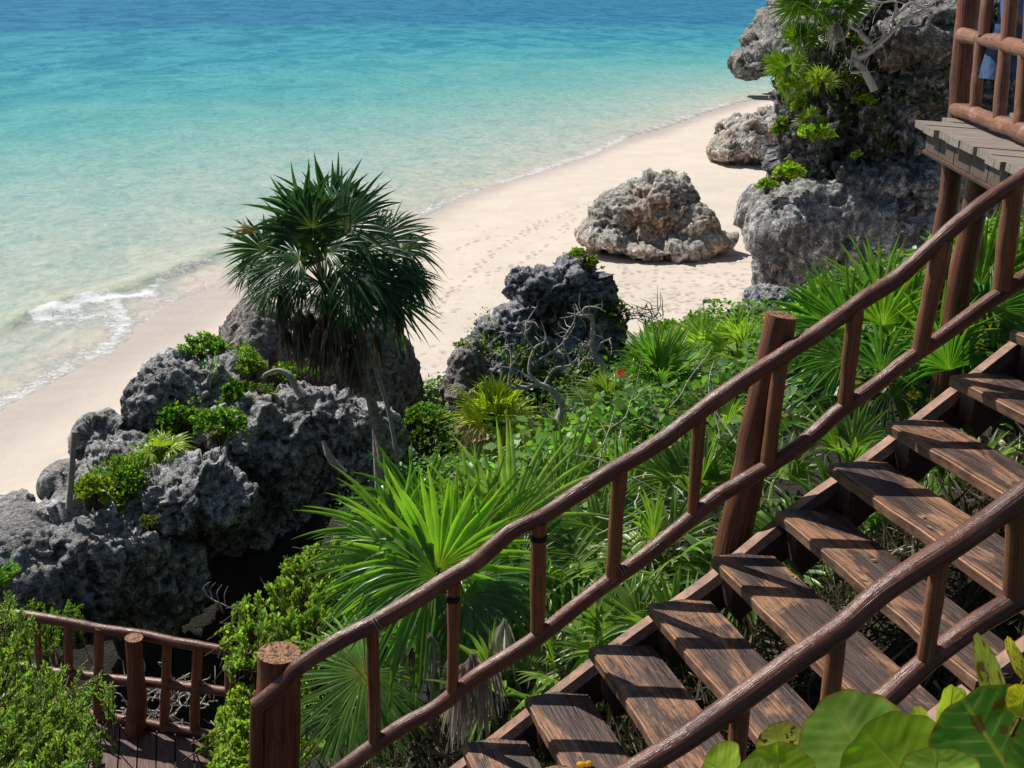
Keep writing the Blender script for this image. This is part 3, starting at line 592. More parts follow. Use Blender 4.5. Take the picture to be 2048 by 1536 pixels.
# ------------------------------------------------------------------ staircase
stair = empty('wooden_staircase', 'dark wooden open-riser staircase with worn treads climbing to the right', 'staircase', A)
FLp = {1: (1180, 1292), 2: (1291, 1206), 3: (1423, 1113), 4: (1554, 1021), 5: (1650, 927), 6: (1762, 845), 7: (1896, 748), 8: (2018, 656)}
FL = {}
for k in range(-5, 13):
    base = A + (k - 4) * (RUN * S + V3(0, 0, RISE))
    if k in FLp: base = .6 * at_pl(*FLp[k], A, N) + .4 * base
    FL[k] = base
r = np.random.default_rng(4)
for k, P in FL.items():
    if k > 11: continue
    bm = bmesh.new(); th = .058; dx = .30 + r.uniform(-.01, .01); L = W + r.uniform(-.02, .03)
    bmesh.ops.create_cube(bm, size=1)
    for v in bm.verts: v.co = Vector(((v.co.x + .5) * dx, (v.co.y - .5) * L, (v.co.z - .5) * th))
    bmesh.ops.bevel(bm, geom=bm.edges[:] + bm.verts[:], offset=.009, segments=3, affect='EDGES')
    for q in np.arange(.04, L, .06): bmesh.ops.bisect_plane(bm, geom=bm.verts[:] + bm.edges[:] + bm.faces[:], plane_co=(0, -q, 0), plane_no=(0, 1, 0))
    for v in bm.verts:
        f = float(fbm(np.array([[k * 5.1, v.co.y * 2.2, .3]]), 3, k + 50)[0]); g = float(vnoise(np.array([[k * 3.3, v.co.y * 14, v.co.z * 30]]), k + 90)[0])
        v.co.z += .005 * f
        if v.co.x < .05: v.co.x += .010 * f + .003 * g
        if v.co.y > -.02: v.co.y += .012 * float(vnoise(np.array([[k * 2.3, v.co.x * 12, 1.]]), 3)[0])
    me = bpy.data.meshes.new('tread'); bm.to_mesh(me); bm.free(); me.materials.append(M_TREAD)
    o = bpy.data.objects.new('tread', me); COL.objects.link(o); o.parent = stair; o.location = P - A; o.rotation_euler = (r.uniform(-.008, .008), r.uniform(-.01, .01), TH + r.uniform(-.006, .006))
    # cleats carrying the tread at both ends
    for off in (.055, W - .16):
        c = MB(); x0, x1 = .045, .155
        v = np.array([(x0, 0, -.061), (.29, 0, -.061), (.29, 0, -.12), (x0 + .05, 0, -.285), (x0, 0, -.21)]); w2 = .10
        a = np.array([p + [0, -off, 0] for p in v]); b = np.array([p + [0, -off - w2, 0] for p in v])
        c.add(np.vstack([a, b]), [[0, 1, 2], [0, 2, 3], [0, 3, 4], [7, 6, 5], [8, 7, 5], [9, 8, 5]], [[i, (i + 5), (i + 1) % 5 + 5, (i + 1) % 5] for i in range(5)], np.vstack([a, b])[:, :2] * 3)
        o = c.obj('cleat', M_DARKW, stair, False, loc=P - A, rz=TH)
def along(k, out, dz): return A + (k - 4) * (RUN * S + V3(0, 0, RISE)) - N * out + V3(0, 0, dz)
for off in (.01, -W - .01 + .02):
    mb = MB(); pts = [along(k, off if off > 0 else off + .06, -.20 + .012 * math.sin(k * 1.7)) for k in np.arange(-6, 12.1, 1.5)]
    C = crom(pts, 5); n = len(C); prof = [(-.055, -.12), (.055, -.12), (.06, .05), (.03, .085), (-.03, .088), (-.058, .05)]
    ring = np.array([[c - N * a + V3(0, 0, b) * (1 + .08 * vnoise(np.array([c * 3]), 3)[0]) for a, b in prof] for c in C]); ln = np.arange(n) * .09
    uv = np.stack([np.broadcast_to(np.linspace(0, 1, 6)[None], (n, 6)), np.broadcast_to(ln[:, None], (n, 6))], -1)
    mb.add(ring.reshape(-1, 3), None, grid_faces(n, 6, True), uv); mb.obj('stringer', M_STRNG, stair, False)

def railing(name, label, P0, top, low, bal, posts, r_top, r_low, seed, ptop=None):
    root = empty(name, label, 'railing', at_pl(*top[0], P0, N))
    T = [at_pl(x, y, P0, N) for x, y in top]; Lw = [at_pl(x, y, P0, N) for x, y in low]
    mb = MB(); tube(mb, T, r_top, 16, 8, .10, .012, True, seed=seed); mb.obj('top_rail', M_RAIL, root)
    mb = MB(); tube(mb, Lw, r_low, 16, 8, .09, .012, True, seed=seed + 1); mb.obj('lower_rail', M_RAIL, root)
    for i, (a, b, rr) in enumerate(bal):
        mb = MB(); tube(mb, [at_pl(*a, P0, N), at_pl(*b, P0, N)], rr, 12, 8, .12, .01, True, seed=seed + 10 + i); mb.obj('baluster', M_BALU, root)
    return root
PF = A - N * .09; PP = A - N * .20; PN = A + N * (W + .04)
TOP = [(512, 1412), (560, 1372), (600, 1330), (678, 1280), (756, 1244), (834, 1201), (893, 1162), (944, 1131), (991, 1092), (1030, 1061), (1088, 1034), (1147, 994), (1205, 955), (1264, 920), (1323, 881), (1385, 832), (1463, 776), (1560, 713), (1639, 662), (1717, 608), (1795, 557), (1873, 485), (1938, 430), (2001, 384), (2060, 345), (2160, 272), (2260, 200)]
LOW = [(560, 1625), (640, 1570), (720, 1510), (803, 1450), (873, 1412), (960, 1350), (1061, 1284), (1147, 1221), (1264, 1135), (1342, 1069), (1424, 1000), (1482, 963), (1541, 928), (1600, 889), (1678, 827), (1756, 772), (1814, 721), (1893, 666), (1971, 608), (2060, 548), (2200, 440), (2280, 390)]
rr = .041
far = railing('stair_railing', 'varnished branch-wood railing on the seaward side of the staircase', PF, TOP, LOW,
    [((746, 1250), (749, 1495), .030), ((905, 1165), (903, 1392), .029), ((1077, 1045), (1075, 1262), .036), ((1240, 938), (1226, 1160), .033), ((1405, 822), (1387, 1030), .031), ((1561, 722), (1536, 935), .038),
     ((1714, 612), (1687, 822), .037), ((1884, 480), (1838, 705), .043), ((2030, 368), (2004, 580), .046), ((2190, 250), (2170, 450), .042)], None, rr, rr * .98, 1)
def post(root, name, top, bot, r0, seed, P0=PP, mat_=M_POST):
    mb = MB(); a = at_pl(*top, P0, N); b = at_pl(*bot, P0, N); C = [b, b * .66 + a * .34, b * .33 + a * .67, a]
    tube(mb, C, r0, 20, 8, .10, .012, True, seed=seed); return mb.obj(name, mat_, root)
post(far, 'post', (557, 1302), (548, 1800), [.118, .112, .105, .095], 30)
post(far, 'post', (1566, 632), (1440, 1200), [.088, .084, .078, .072], 31)
for dx, rr2, dz in ((-42, .035, 40), (30, .03, 60)):
    mb = MB(); a = at_pl(557 + dx, 1330 + dz + 30, PP + N * .06, N); b = at_pl(550 + dx, 1800, PP + N * .06, N); tube(mb, [b, a], rr2, 10, 6, .15, .01, True, seed=40 + dx); mb.obj('split_post', M_POST, far)
# wire lashings
for p in ((756, 1246), (1239, 1132)):
    mb = MB(); c = at_pl(*p, PF, N); d = nrm(at_pl(p[0] + 20, p[1] - 14, PF, N) - c); u = nrm(np.cross(d, N))
    for j in (-.01, .006): tube(mb, [c + d * j + (rr * 1.12) * (math.cos(a) * u + math.sin(a) * N) for a in np.linspace(0, 2 * PI, 13)], .0018, 5, 2, cap=False)
    mb.obj('wire_lashing', M_TWIG, far)
for p, w_ in (((905, 1196), .036), ((1077, 1074), .042)):
    mb = MB(); c = at_pl(*p, PF, N); tube(mb, [c + V3(0, 0, -.012), c + V3(0, 0, .012)], w_, 12, 2, .05, 0, True); mb.obj('black_band', plain('black_rubber', (.008, .008, .01), .5), far)
NT_ = [(1180, 1588), (1271, 1530), (1365, 1471), (1482, 1393), (1600, 1311), (1678, 1256), (1756, 1188), (1834, 1135), (1912, 1086), (1990, 1034), (2060, 983), (2200, 885)]
NL_ = [(1300, 1748), (1450, 1640), (1600, 1525), (1756, 1410), (1814, 1360), (1873, 1311), (1951, 1254), (2060, 1186), (2200, 1090)]
near = railing('stair_railing', 'glossy reddish handrail on the near side of the staircase behind the round leaves', PN, NT_, NL_,
    [((1880, 1120), (1850, 1322), .032), ((1680, 1262), (1655, 1480), .034), ((2036, 1005), (2026, 1200), .034), ((1478, 1402), (1455, 1630), .034)], None, .0415, .0405, 60)
post(near, 'post', (2230, 800), (2180, 1500), .08, 33, PN - N * .13)
post(near, 'post', (1120, 1560), (1100, 2050), .09, 34, PN - N * .13)

# ------------------------------------------------------------------ lower boardwalk
dv = nrm(DE1 - DE0); dn = V3(dv[1], -dv[0], 0)      # dn toward the camera
bw = empty('boardwalk', 'dark plank boardwalk below the stairs in the lower left corner', 'boardwalk', DE0)
mb = MB(); bd = nrm(.55 * dv + dn * 1.0); bn = V3(-bd[1], bd[0], 0)
for i in range(-26, 34):
    x0 = i * .15
    # plank clipped against the deck edge
    def edge_pt(o): # point on plank side line meeting the deck edge
        q = DE0 + bn * 0 + dv * 0; a = np.array([[dv[0], -bd[0]], [dv[1], -bd[1]]]); rhs = (bn * o)[:2]; s_, t_ = np.linalg.solve(a, rhs); return DE0 + dv * s_
    pa, pb = edge_pt(x0 + .005), edge_pt(x0 + .142)
    q = [pa, pb, pb + bd * 3.2, pa + bd * 3.2]; top = np.array(q); bot = top - V3(0, 0, .04); Vv = np.vstack([top, bot])
    mb.add(Vv, None, [[0, 1, 2, 3], [7, 6, 5, 4], [0, 4, 5, 1], [1, 5, 6, 2], [2, 6, 7, 3], [3, 7, 4, 0]])
o = mb.obj('decking', M_DECK, None, False); 
V_ = np.zeros(len(o.data.vertices) * 3); o.data.vertices.foreach_get('co', V_); V_ = V_.reshape(-1, 3) - DE0; ang = math.atan2(bd[1], bd[0]); c_, s_ = math.cos(-ang), math.sin(-ang)
V_ = np.c_[V_[:, 0] * c_ - V_[:, 1] * s_, V_[:, 0] * s_ + V_[:, 1] * c_, V_[:, 2]]; o.data.vertices.foreach_set('co', V_.ravel()); o.data.update(); o.parent = bw; o.rotation_euler = (0, 0, ang)
mb = MB(); tube(mb, [DE0 - dv * 3 + V3(0, 0, .03), DE0 + dv * .6 + V3(0, 0, .035), DE1 + dv * 1.5 + V3(0, 0, .03)], .045, 10, 6, .12, .01, seed=5); mb.obj('edge_log', M_RAIL, bw)
mb = MB(); box(mb, (-3, -.05, -.25), (4, .05, -.045), .01); o = mb.obj('beam', M_DARKW, bw, False, loc=-dn * .0 + V3(0, 0, 0), rz=math.atan2(dv[1], dv[0]))
for k in (-2.0, .6, 2.6):
    mb = MB(); tube(mb, [dv * k + dn * .1 + V3(0, 0, -.25), dv * k + dn * .1 + V3(0, 0, -1.6)], .07, 10, 4, .1, seed=k + 9); mb.obj('support_post', M_POST, bw, loc=(0, 0, 0))
PD = DE0 - dn * .0; ND = dn
def pd(p): return at_pl(*p, PD, ND)
brl = empty('boardwalk_railing', 'low reddish log railing along the boardwalk beneath the dark outcrop', 'railing', pd((30, 1330)))
mb = MB(); tube(mb, [pd(p) for p in [(-60, 1214), (30, 1228), (120, 1242), (200, 1258), (270, 1268), (350, 1284), (440, 1298), (520, 1312)]], .045, 12, 6, .1, .01, seed=70); mb.obj('top_rail', M_RAIL, brl)
mb = MB(); tube(mb, [pd(p) for p in [(-60, 1322), (28, 1332), (122, 1346), (168, 1350), (245, 1362), (315, 1367), (447, 1382), (530, 1395)]], .043, 12, 6, .1, .01, seed=71); mb.obj('middle_rail', M_RAIL, brl)
for i, (a, b, w_) in enumerate([((76, 1240), (82, 1425), .032), ((137, 1244), (139, 1428), .036), ((199, 1256), (197, 1434), .042), ((335, 1280), (327, 1460), .04), ((395, 1290), (388, 1470), .042), ((463, 1300), (458, 1482), .042), ((20, 1228), (18, 1410), .036)]):
    mb = MB(); tube(mb, [pd(a), pd(b)], w_, 10, 6, .12, .012, seed=80 + i); mb.obj('baluster', M_BALU, brl)
mb = MB(); tube(mb, [at_pl(269, 1274, PD + dn * .1, ND), at_pl(273, 1376, PD + dn * .1, ND), at_pl(270, 1478, PD + dn * .1, ND)], [.07, .078, .084], 14, 6, .12, .01, seed=90); mb.obj('post', M_POST, brl)

# ------------------------------------------------------------------ viewing platform top right
PZ = 11.0
C1, C2 = at_z(1836, 240, PZ), at_z(2048, 338, PZ); pe = nrm(C2 - C1); pin = V3(-pe[1], pe[0], 0)    # pin: to the inside (right)
if pin[0] < 0: pin = -pin
plat = empty('viewing_platform', 'weathered grey plank platform on log posts at the top of the stairs', 'platform', C1)
Lp = 2.6; bdir = nrm(pe * .45 + pin); 
mb = MB(); bw_ = .26
for i in range(-4, 18):
    a = C1 + pe * (i * bw_ / .91 + .008) ; b = C1 + pe * ((i + 1) * bw_ / .91 - .004); jj = .02 * math.sin(i * 2.3)
    a = a - bdir * (.02 + jj); b = b - bdir * (.02 + jj)
    if i < 0:     # left-back corner: boards shortened
        a = a + bdir * (.25 * -i); b = b + bdir * (.25 * -i)
    top = np.array([a, b, b + bdir * 3, a + bdir * 3]) + V3(0, 0, .004 * math.sin(i * 5)); bot = top - V3(0, 0, .05); 
    mb.add(np.vstack([top, bot]), None, [[0, 1, 2, 3], [7, 6, 5, 4], [0, 4, 5, 1], [1, 5, 6, 2], [2, 6, 7, 3], [3, 7, 4, 0]])
mb.v = [v - C1 for v in mb.v]
ang = math.atan2(bdir[1], bdir[0]); c_, s_ = math.cos(-ang), math.sin(-ang); mb.v = [np.c_[v[:, 0] * c_ - v[:, 1] * s_, v[:, 0] * s_ + v[:, 1] * c_, v[:, 2]] for v in mb.v]
o = mb.obj('decking', M_GREY, plat, False, loc=(0, 0, 0), rz=ang)
mb = MB(); pang = math.atan2(pe[1], pe[0])
for i in range(0, 8): box(mb, (.10 + i * .36, .05, -.20), (.10 + i * .36 + .352, .11, -.053), .004)
mb.obj('fascia', M_DARKW if False else plain('weathered_fascia', (.12, .085, .07), .7, .4, 25, .003), plat, False, loc=(0, 0, 0), rz=pang)
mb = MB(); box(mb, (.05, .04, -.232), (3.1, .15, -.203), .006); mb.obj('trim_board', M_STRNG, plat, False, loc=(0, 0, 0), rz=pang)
Pq = C1 + pin * .18; 
def pq(px, py, dpt=0): return at_pl(px, py, Pq + pin * dpt, pin)
for i, (a, b, w_) in enumerate([((1913, 300), (1870, 720), .075), ((1958, 345), (1915, 720), .08)]):
    ta = at_pl(*a, C1 + pin * .28, pin); ta[2] = 10.78; tb = ta + (at_pl(*b, C1 + pin * .28, pin) - at_pl(*a, C1 + pin * .28, pin)); tb = ta + nrm(V3(-.02, .0, -1)) * 4.2
    mb = MB(); tube(mb, [tb, ta], w_, 16, 8, .12, .015, seed=100 + i); mb.obj('support_post', M_POST, plat)
for q in ((.3, 2.4), (2.4, 2.4)):
    ta = C1 + pe * q[0] + pin * q[1] - V3(0, 0, .22); mb = MB(); tube(mb, [ta - V3(0, 0, 2.5), ta], .09, 12, 4, .1, seed=7); mb.obj('support_post', M_POST, plat)
PR = at_z(1926, 243, PZ); re_ = nrm(at_z(2060, 300, PZ) - PR); rn = V3(-re_[1], re_[0], 0)
if rn[0] < 0: rn = -rn
def rp(px, py, o=0): return at_pl(px, py, PR + rn * o, rn)
prl = empty('platform_railing', 'pinkish-brown log railing on the high platform, with short staggered uprights', 'railing', PR)
def lograil(name, pts, r_, seed, m=M_PLAT, wob=.14): mb = MB(); tube(mb, [rp(*p) for p in pts], r_, 16, 10, wob, .012, seed=seed); return mb.obj(name, m, prl)
lograil('lower_rail', [(1908, 217), (1940, 226), (1980, 240), (2020, 254), (2060, 272), (2140, 310)], [.048, .055, .06, .062, .06, .06], 110)
lograil('middle_rail', [(1927, 69), (1960, 76), (2000, 86), (2048, 98), (2140, 118)], .052, 111)
lograil('top_rail', [(1940, -75), (2000, -66), (2060, -60), (2140, -50)], .05, 112)
for i, (a, b) in enumerate([((1962, 84), (1950, 228)), ((2011, 96), (1999, 245)), ((2050, 105), (2038, 258)), ((2100, 118), (2088, 282))]):
    mb = MB(); tube(mb, [rp(*a), rp(*b)], .043, 12, 6, .1, .008, seed=120 + i); mb.obj('baluster', M_PLAT, prl)
for i, (a, b) in enumerate([((1982, -68), (1971, 72)), ((2029, -62), (2017, 84)), ((2068, -60), (2058, 96))]):
    mb = MB(); tube(mb, [rp(*a), rp(*b)], .045, 12, 6, .1, .008, seed=130 + i); mb.obj('baluster', M_PLAT, prl)
mb = MB(); b0 = PR + rn * .02; t0 = rp(1944, -80, .02); b0 = rp(1919, 234, .06); tube(mb, [b0 - V3(0, 0, .03), b0 * .5 + t0 * .5, t0], [.082, .078, .074], 18, 10, .14, .012, seed=140); mb.obj('post', M_POST, prl)

# ------------------------------------------------------------------ plants: batch leaves
GY = V3(0, 0, -1)
def leaves(mb, P, D, Nn, ln, wd, col, bend=.15, fold=.12, shape=.55):
    """P base points, D directions, Nn normals, arrays; six-vertex leaf"""
    P = np.atleast_2d(P); n = len(P); D = nrm(np.broadcast_to(D, (n, 3))); Nn = np.broadcast_to(Nn, (n, 3)); B = nrm(np.cross(D, Nn)); Nn = np.cross(B, D)
    ln = np.broadcast_to(ln, (n,))[:, None]; wd = np.broadcast_to(wd, (n,))[:, None]; col = np.broadcast_to(np.asarray(col, float), (n, 3))
    def pt(t, w, f): return P + D * ln * t - Nn * bend * ln * t * t + B * wd * w * .5 + Nn * wd * f
    pts = [pt(0, 0, 0), pt(shape * .55, 1 * .8, fold), pt(shape * .55, 0, 0), pt(shape * .55, -.8, fold), pt(shape + .18, 1, fold), pt(shape + .18, 0, 0), pt(shape + .18, -1, fold), pt(1, 0, 0)]
    V = np.stack(pts, 1).reshape(-1, 3); b = (np.arange(n) * 8)[:, None, None]
    f3 = (np.array([[0, 2, 1], [0, 3, 2], [4, 5, 7], [5, 6, 7]])[None] + b).reshape(-1, 3); f4 = (np.array([[1, 2, 5, 4], [2, 3, 6, 5]])[None] + b).reshape(-1, 4)
    mb.add(V, f3, f4, None, np.repeat(col, 8, 0))
def jitcol(base, n, r, v=.25, mixc=None, mp=0.0):
    c = np.asarray(base, float)[None] * 1.3 * (1 + r.uniform(-v, v, (n, 1))) * (1 + r.uniform(-.08, .08, (n, 3)))
    if mixc is not None:
        m = r.random(n) < mp; c[m] = np.asarray(mixc) * (1 + r.uniform(-v, v, (m.sum(), 1)))
    return np.clip(c, 0, 1)
SEGK = .98
def fan(mb, H, a, n, R, spread=2.5, nseg=34, droop=.25, fold=.5, cup=.12, col=(.05, .14, .03), hub=None, tip=None, seed=0, fuse=.43, curl=.06, wid=1.08, rag=.13):
    nseg = max(6, int(nseg * SEGK)); r = np.random.default_rng(seed); a = nrm(a); n = nrm(np.asarray(n) - np.dot(n, a) * a); b = np.cross(n, a)
    t = np.array([0, .1, .25, fuse, .58, .7, .82, .93, 1.0]); nt = len(t)
    th = np.linspace(-spread, spread, nseg) + r.normal(0, .012 + rag * .15, nseg); dth = 2 * spread / (nseg - 1)
    Ri = R * (1 - .25 * (np.abs(th) / spread) ** 2.2) * r.uniform(1 - rag * 1.4, 1 + rag * .5, nseg)
    u = np.cos(th)[:, None] * a + np.sin(th)[:, None] * b; v = -np.sin(th)[:, None] * a + np.cos(th)[:, None] * b
    rr_ = Ri[:, None] * t[None]
    dr = droop * r.uniform(.5, 1.5, nseg); lat = curl * r.normal(0, 1, nseg)
    brk = (r.random(nseg) < .12); 
    C = H + rr_[..., None] * u[:, None] + (cup * R * (t ** 1.6))[None, :, None] * n + (dr[:, None] * R * np.clip(t - .25, 0, 1)[None] ** 2 * 1.8)[..., None] * GY + (lat[:, None] * R * t[None] ** 2)[..., None] * v[:, None]
    kink = np.clip(t - r.uniform(.5, .7), 0, 1) * R * .8
    C = C + (brk[:, None] * kink[None])[..., None] * (GY * .9 - .0 * a) - (brk[:, None] * kink[None] * .6)[..., None] * u[:, None]
    hw = np.minimum(t * R, fuse * R) * dth * .5 * wid * np.where(t <= fuse, 1.02, 1 - np.clip((t - fuse) / (1 - fuse), 0, 1) ** 1.5 * .97)
    sg = np.where(np.arange(nseg) % 2, 1, 1)
    e1 = C + hw[None, :, None] * v[:, None] * .96 + (fold * hw)[None, :, None] * n; e2 = C - hw[None, :, None] * v[:, None] * .96 + (fold * hw)[None, :, None] * n
    V = np.stack([e1, C, e2], 2)
    base = (np.arange(nseg) * nt * 3)[:, None, None]; j = np.arange(nt - 1)[None, :, None] * 3
    q = np.array([[0, 3, 4, 1], [1, 4, 5, 2]])
    F4 = (base[..., None] + j[..., None] + q[None, None]).reshape(-1, 4)
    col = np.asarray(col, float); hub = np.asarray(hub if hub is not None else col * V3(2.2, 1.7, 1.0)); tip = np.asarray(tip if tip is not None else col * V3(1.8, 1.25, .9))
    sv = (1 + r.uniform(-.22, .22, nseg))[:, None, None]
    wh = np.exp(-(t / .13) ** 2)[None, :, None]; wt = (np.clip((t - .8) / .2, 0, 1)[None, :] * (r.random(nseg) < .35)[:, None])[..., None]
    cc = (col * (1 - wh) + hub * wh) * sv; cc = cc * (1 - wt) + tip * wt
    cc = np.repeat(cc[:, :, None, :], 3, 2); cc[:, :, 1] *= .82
    mb.add(V.reshape(-1, 3), None, F4, None, cc.reshape(-1, 3))
def petiole(mb, a, b, r0=.008, col=(.12, .2, .05), sag=.05):
    m = (a + b) / 2 + V3(0, 0, sag); tube(mb, [a, m, b], [r0 * 1.3, r0, r0 * .8], 5, 3, cap=False, col=col)
def hang(mb, H, L, r, col, n=14, w=.02, spreadv=.22):
    """a dead folded fan hanging straight down"""
    for i in range(n):
        a = r.uniform(0, 2 * PI); o = V3(math.cos(a), math.sin(a), 0) * r.uniform(.1, 1) * spreadv * L; l = L * r.uniform(.6, 1.05); s = V3(-math.sin(a + r.uniform(-1, 1)), math.cos(a), 0)
        t = np.linspace(0, 1, 6); C = H + o[None] * (t ** .6)[:, None] + np.outer(t, V3(0, 0, -l)) + np.outer(np.sin(t * 5 + a) * .02 * L, V3(*r.normal(0, 1, 3)))
        hw = w * np.array([.5, 1, 1, .8, .5, .05]) * r.uniform(.6, 1.2)
        tw = r.uniform(-1.5, 1.5); S_ = np.array([V3(math.cos(tw * q + a), math.sin(tw * q + a), 0) for q in t])
        V = np.stack([C - S_ * hw[:, None], C + S_ * hw[:, None]], 1).reshape(-1, 3)
        c = np.asarray(col) * r.uniform(.6, 1.3); mb.add(V, None, grid_faces(6, 2), None, np.broadcast_to(c, (12, 3)))

def plant(name, label, base, fans, deads=(), cat='palm', group=None, colr=(.05, .14, .03), m=None, pet=True, seed=0, nseg=34, **kw):
    """fans: list of (hub, axis, normal, R, dict)"""
    root = empty(name, label, cat, base, group); mb = MB(); r = np.random.default_rng(seed)
    for i, (H, a, n, R, k) in enumerate(fans):
        kk = dict(kw); kk.update(k); c = np.asarray(kk.pop('col', np.asarray(colr) * r.uniform(.8, 1.25))) * V3(2.5, 2.0, 2.1); ns = kk.pop('nseg', nseg); ds = kk.pop('st', base)
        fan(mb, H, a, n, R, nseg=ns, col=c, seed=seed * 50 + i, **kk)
        if pet: petiole(mb, ds, H, .006 + .006 * R)
    mb.obj('fronds', m or M_PALM, root)
    if deads:
        mb = MB()
        for (H, L, nn, w_, sp) in deads: hang(mb, H, L, r, r.choice([(.36, .32, .27), (.2, .16, .11), (.56, .53, .49)] if seed != 1 else [(.6, .58, .54), (.5, .47, .42), (.68, .66, .63)][:3], axis=0) if True else 0, nn, w_, sp)
        mb.obj('dead_fronds', M_DEAD, root)
    return root
def rosette_fans(base, n, R, r, pl=.5, el=(.2, 1.4), az=(0, 2 * PI), face=.5, **k):
    out = []
    for i in range(n):
        a_ = az[0] + (az[1] - az[0]) * (i + r.uniform(-.3, .3)) / n; e = r.uniform(*el); d = V3(math.cos(a_) * math.cos(e), math.sin(a_) * math.cos(e), math.sin(e))
        H = base + d * pl * r.uniform(.7, 1.1); ax = nrm(d + V3(0, 0, -.15)); side = V3(-math.sin(a_), math.cos(a_), 0); nn = np.cross(ax, side); nn = nn if nn[2] > 0 else -nn; nn = nrm(nn + face * V3(0, -1, .25))
        out.append((H, ax, nn, R * r.uniform(.85, 1.12), dict(k)))
    return out

# ---- the tall palm
def palm_tree():
    base = at_d(770, 975, 15.2); topc = at_d(655, 600, 15.0); r = np.random.default_rng(11)
    root = empty('fan_palm_tree', 'tall fan palm with dark green crown and brown skirt on a thin trunk', 'palm tree', base)
    mb = MB(); tube(mb, [at_d(x, y, 15.1) for x, y in [(790, 1010), (772, 950), (760, 880), (742, 800), (722, 735), (700, 690), (672, 640), (655, 600)]], [.09, .07, .066, .064, .066, .075, .09, .1], 14, 6, .07, .0, seed=2); mb.obj('trunk', M_TRUNK, root)
    mb = MB(); core = at_d(650, 590, 15.0)
    specs = []
    for (hx, hy, dd, ax, ay, R) in [(625, 455, 14.5, -.05, 1, .82), (598, 478, 14.45, -.9, .75, .75), (688, 455, 14.5, .75, .95, .82), (655, 505, 14.3, .5, .1, .5), (610, 440, 14.9, -.4, 1.1, .80), (660, 440, 15.2, .15, 1.1, .82),
                                     (560, 535, 14.7, -1, -.05, .66), (735, 490, 14.7, 1, .45, .78), (760, 520, 14.8, 1, .05, .74), (740, 560, 14.6, 1, -.4, .78), (700, 560, 14.3, .9, -.4, .7), (610, 550, 14.4, -.9, -.3, .55),
                                     (565, 570, 14.9, -1, -.5, .62), (545, 540, 15.2, -1, .2, .6), (780, 470, 15.4, .9, .5, .7), (710, 440, 15.5, .5, .9, .75), (770, 590, 15.1, 1, -.6, .75), (700, 600, 14.5, .9, -.6, .6),
                                     (600, 520, 14.1, -.8, -.2, .6), (660, 420, 15.6, -.2, 1, .7), (790, 550, 15.6, 1, -.1, .7), (620, 500, 15.1, -.6, .6, .6), (500, 540, 15.0, -1, -.1, .45), (530, 500, 14.9, -1, .6, .6), (800, 500, 15.1, 1, .2, .6), (810, 560, 15, 1, -.5, .55), (650, 560, 14.85, .1, -.6, .5), (700, 570, 14.9, .6, -.6, .55), (600, 565, 14.9, -.5, -.6, .5), (660, 590, 15.0, 0, -1, .42), (740, 545, 14.8, .8, -.4, .7), (800, 545, 14.9, 1, -.35, .58), (780, 585, 14.8, 1, -.6, .5), (540, 575, 14.9, -1, -.6, .45), (690, 520, 14.6, .4, .1, .55), (610, 520, 14.6, -.4, 0, .5), (690, 530, 14.3, 1, -.4, .7), (640, 470, 14.8, 0, 1, .8), (650, 520, 15.4, 0, .9, .6)]:
        H = at_d(hx, hy, dd); out = nrm(H - core); ax_ = nrm(ax * cR + ay * cU * 1.0 + .35 * out + V3(0, 0, -.05)); nn = nrm(V3(0, 0, .9) - fwd * .7 - .2 * ax_)
        fan(mb, H, ax_, nn, R * r.uniform(.85, 1.12), spread=1.9 if ay > .3 else 1.5, nseg=38, droop=r.uniform(.08, .25) if ay > .3 else r.uniform(.2, .42), fold=.5, cup=r.uniform(-.05, .2), col=V3(.055, .14, .055) * r.uniform(.65, 1.5), hub=(.35, .42, .08), seed=int(hx * 7 + hy), curl=.13, wid=1.6, fuse=.42, rag=.2)
        petiole(mb, core + V3(0, 0, .1), H, .012, (.10, .13, .05), .02)
    fan(mb, at_d(515, 465, 14.6), -cR + .2 * cU, V3(0, -.5, 1), .4, spread=.6, nseg=9, col=(.32, .25, .03), seed=5)
    mb.obj('crown', M_PALM, root)
    mb = MB()
    for i in range(46):
        x = r.normal(665, 42); y = r.uniform(600, 690) + abs(x - 665) * .1; hang(mb, at_d(x, y, 15.0 + r.normal(0, .16)), r.uniform(.32, .62), r, V3(.17, .14, .115) * r.uniform(.5, 1.6), 14, .022, .28)
    for (x, y, L) in [(572, 575, .62), (560, 590, .55), (600, 620, .62), (596, 640, .7), (790, 600, .45), (800, 620, .4), (640, 640, .9), (700, 690, .65), (710, 700, .6)]:
        hang(mb, at_d(x, y, 14.7), L, r, V3(.17, .14, .115), 22, .022, .2)
    mb.obj('dead_skirt', M_DEAD, root)
palm_tree()
# thin bare trunks beside it
for i, (pts, w_, lab) in enumerate([([(744, 790), (748, 860), (752, 930), (757, 1000)], .035, 'slender grey dead trunk just left of the palm trunk'), ([(735, 700), (765, 780), (785, 860), (800, 960)], .03, 'weathered leaning dead trunk just right of the palm trunk')]):
    mb = MB(); P_ = [at_d(x, y, 15.4) for x, y in pts]; tube(mb, [p - P_[-1] for p in P_], w_, 8, 5, .1, .01, seed=i); o = mb.obj('dead_trunk', M_TWIG, loc=P_[-1]); tag(o, lab, 'tree trunk')

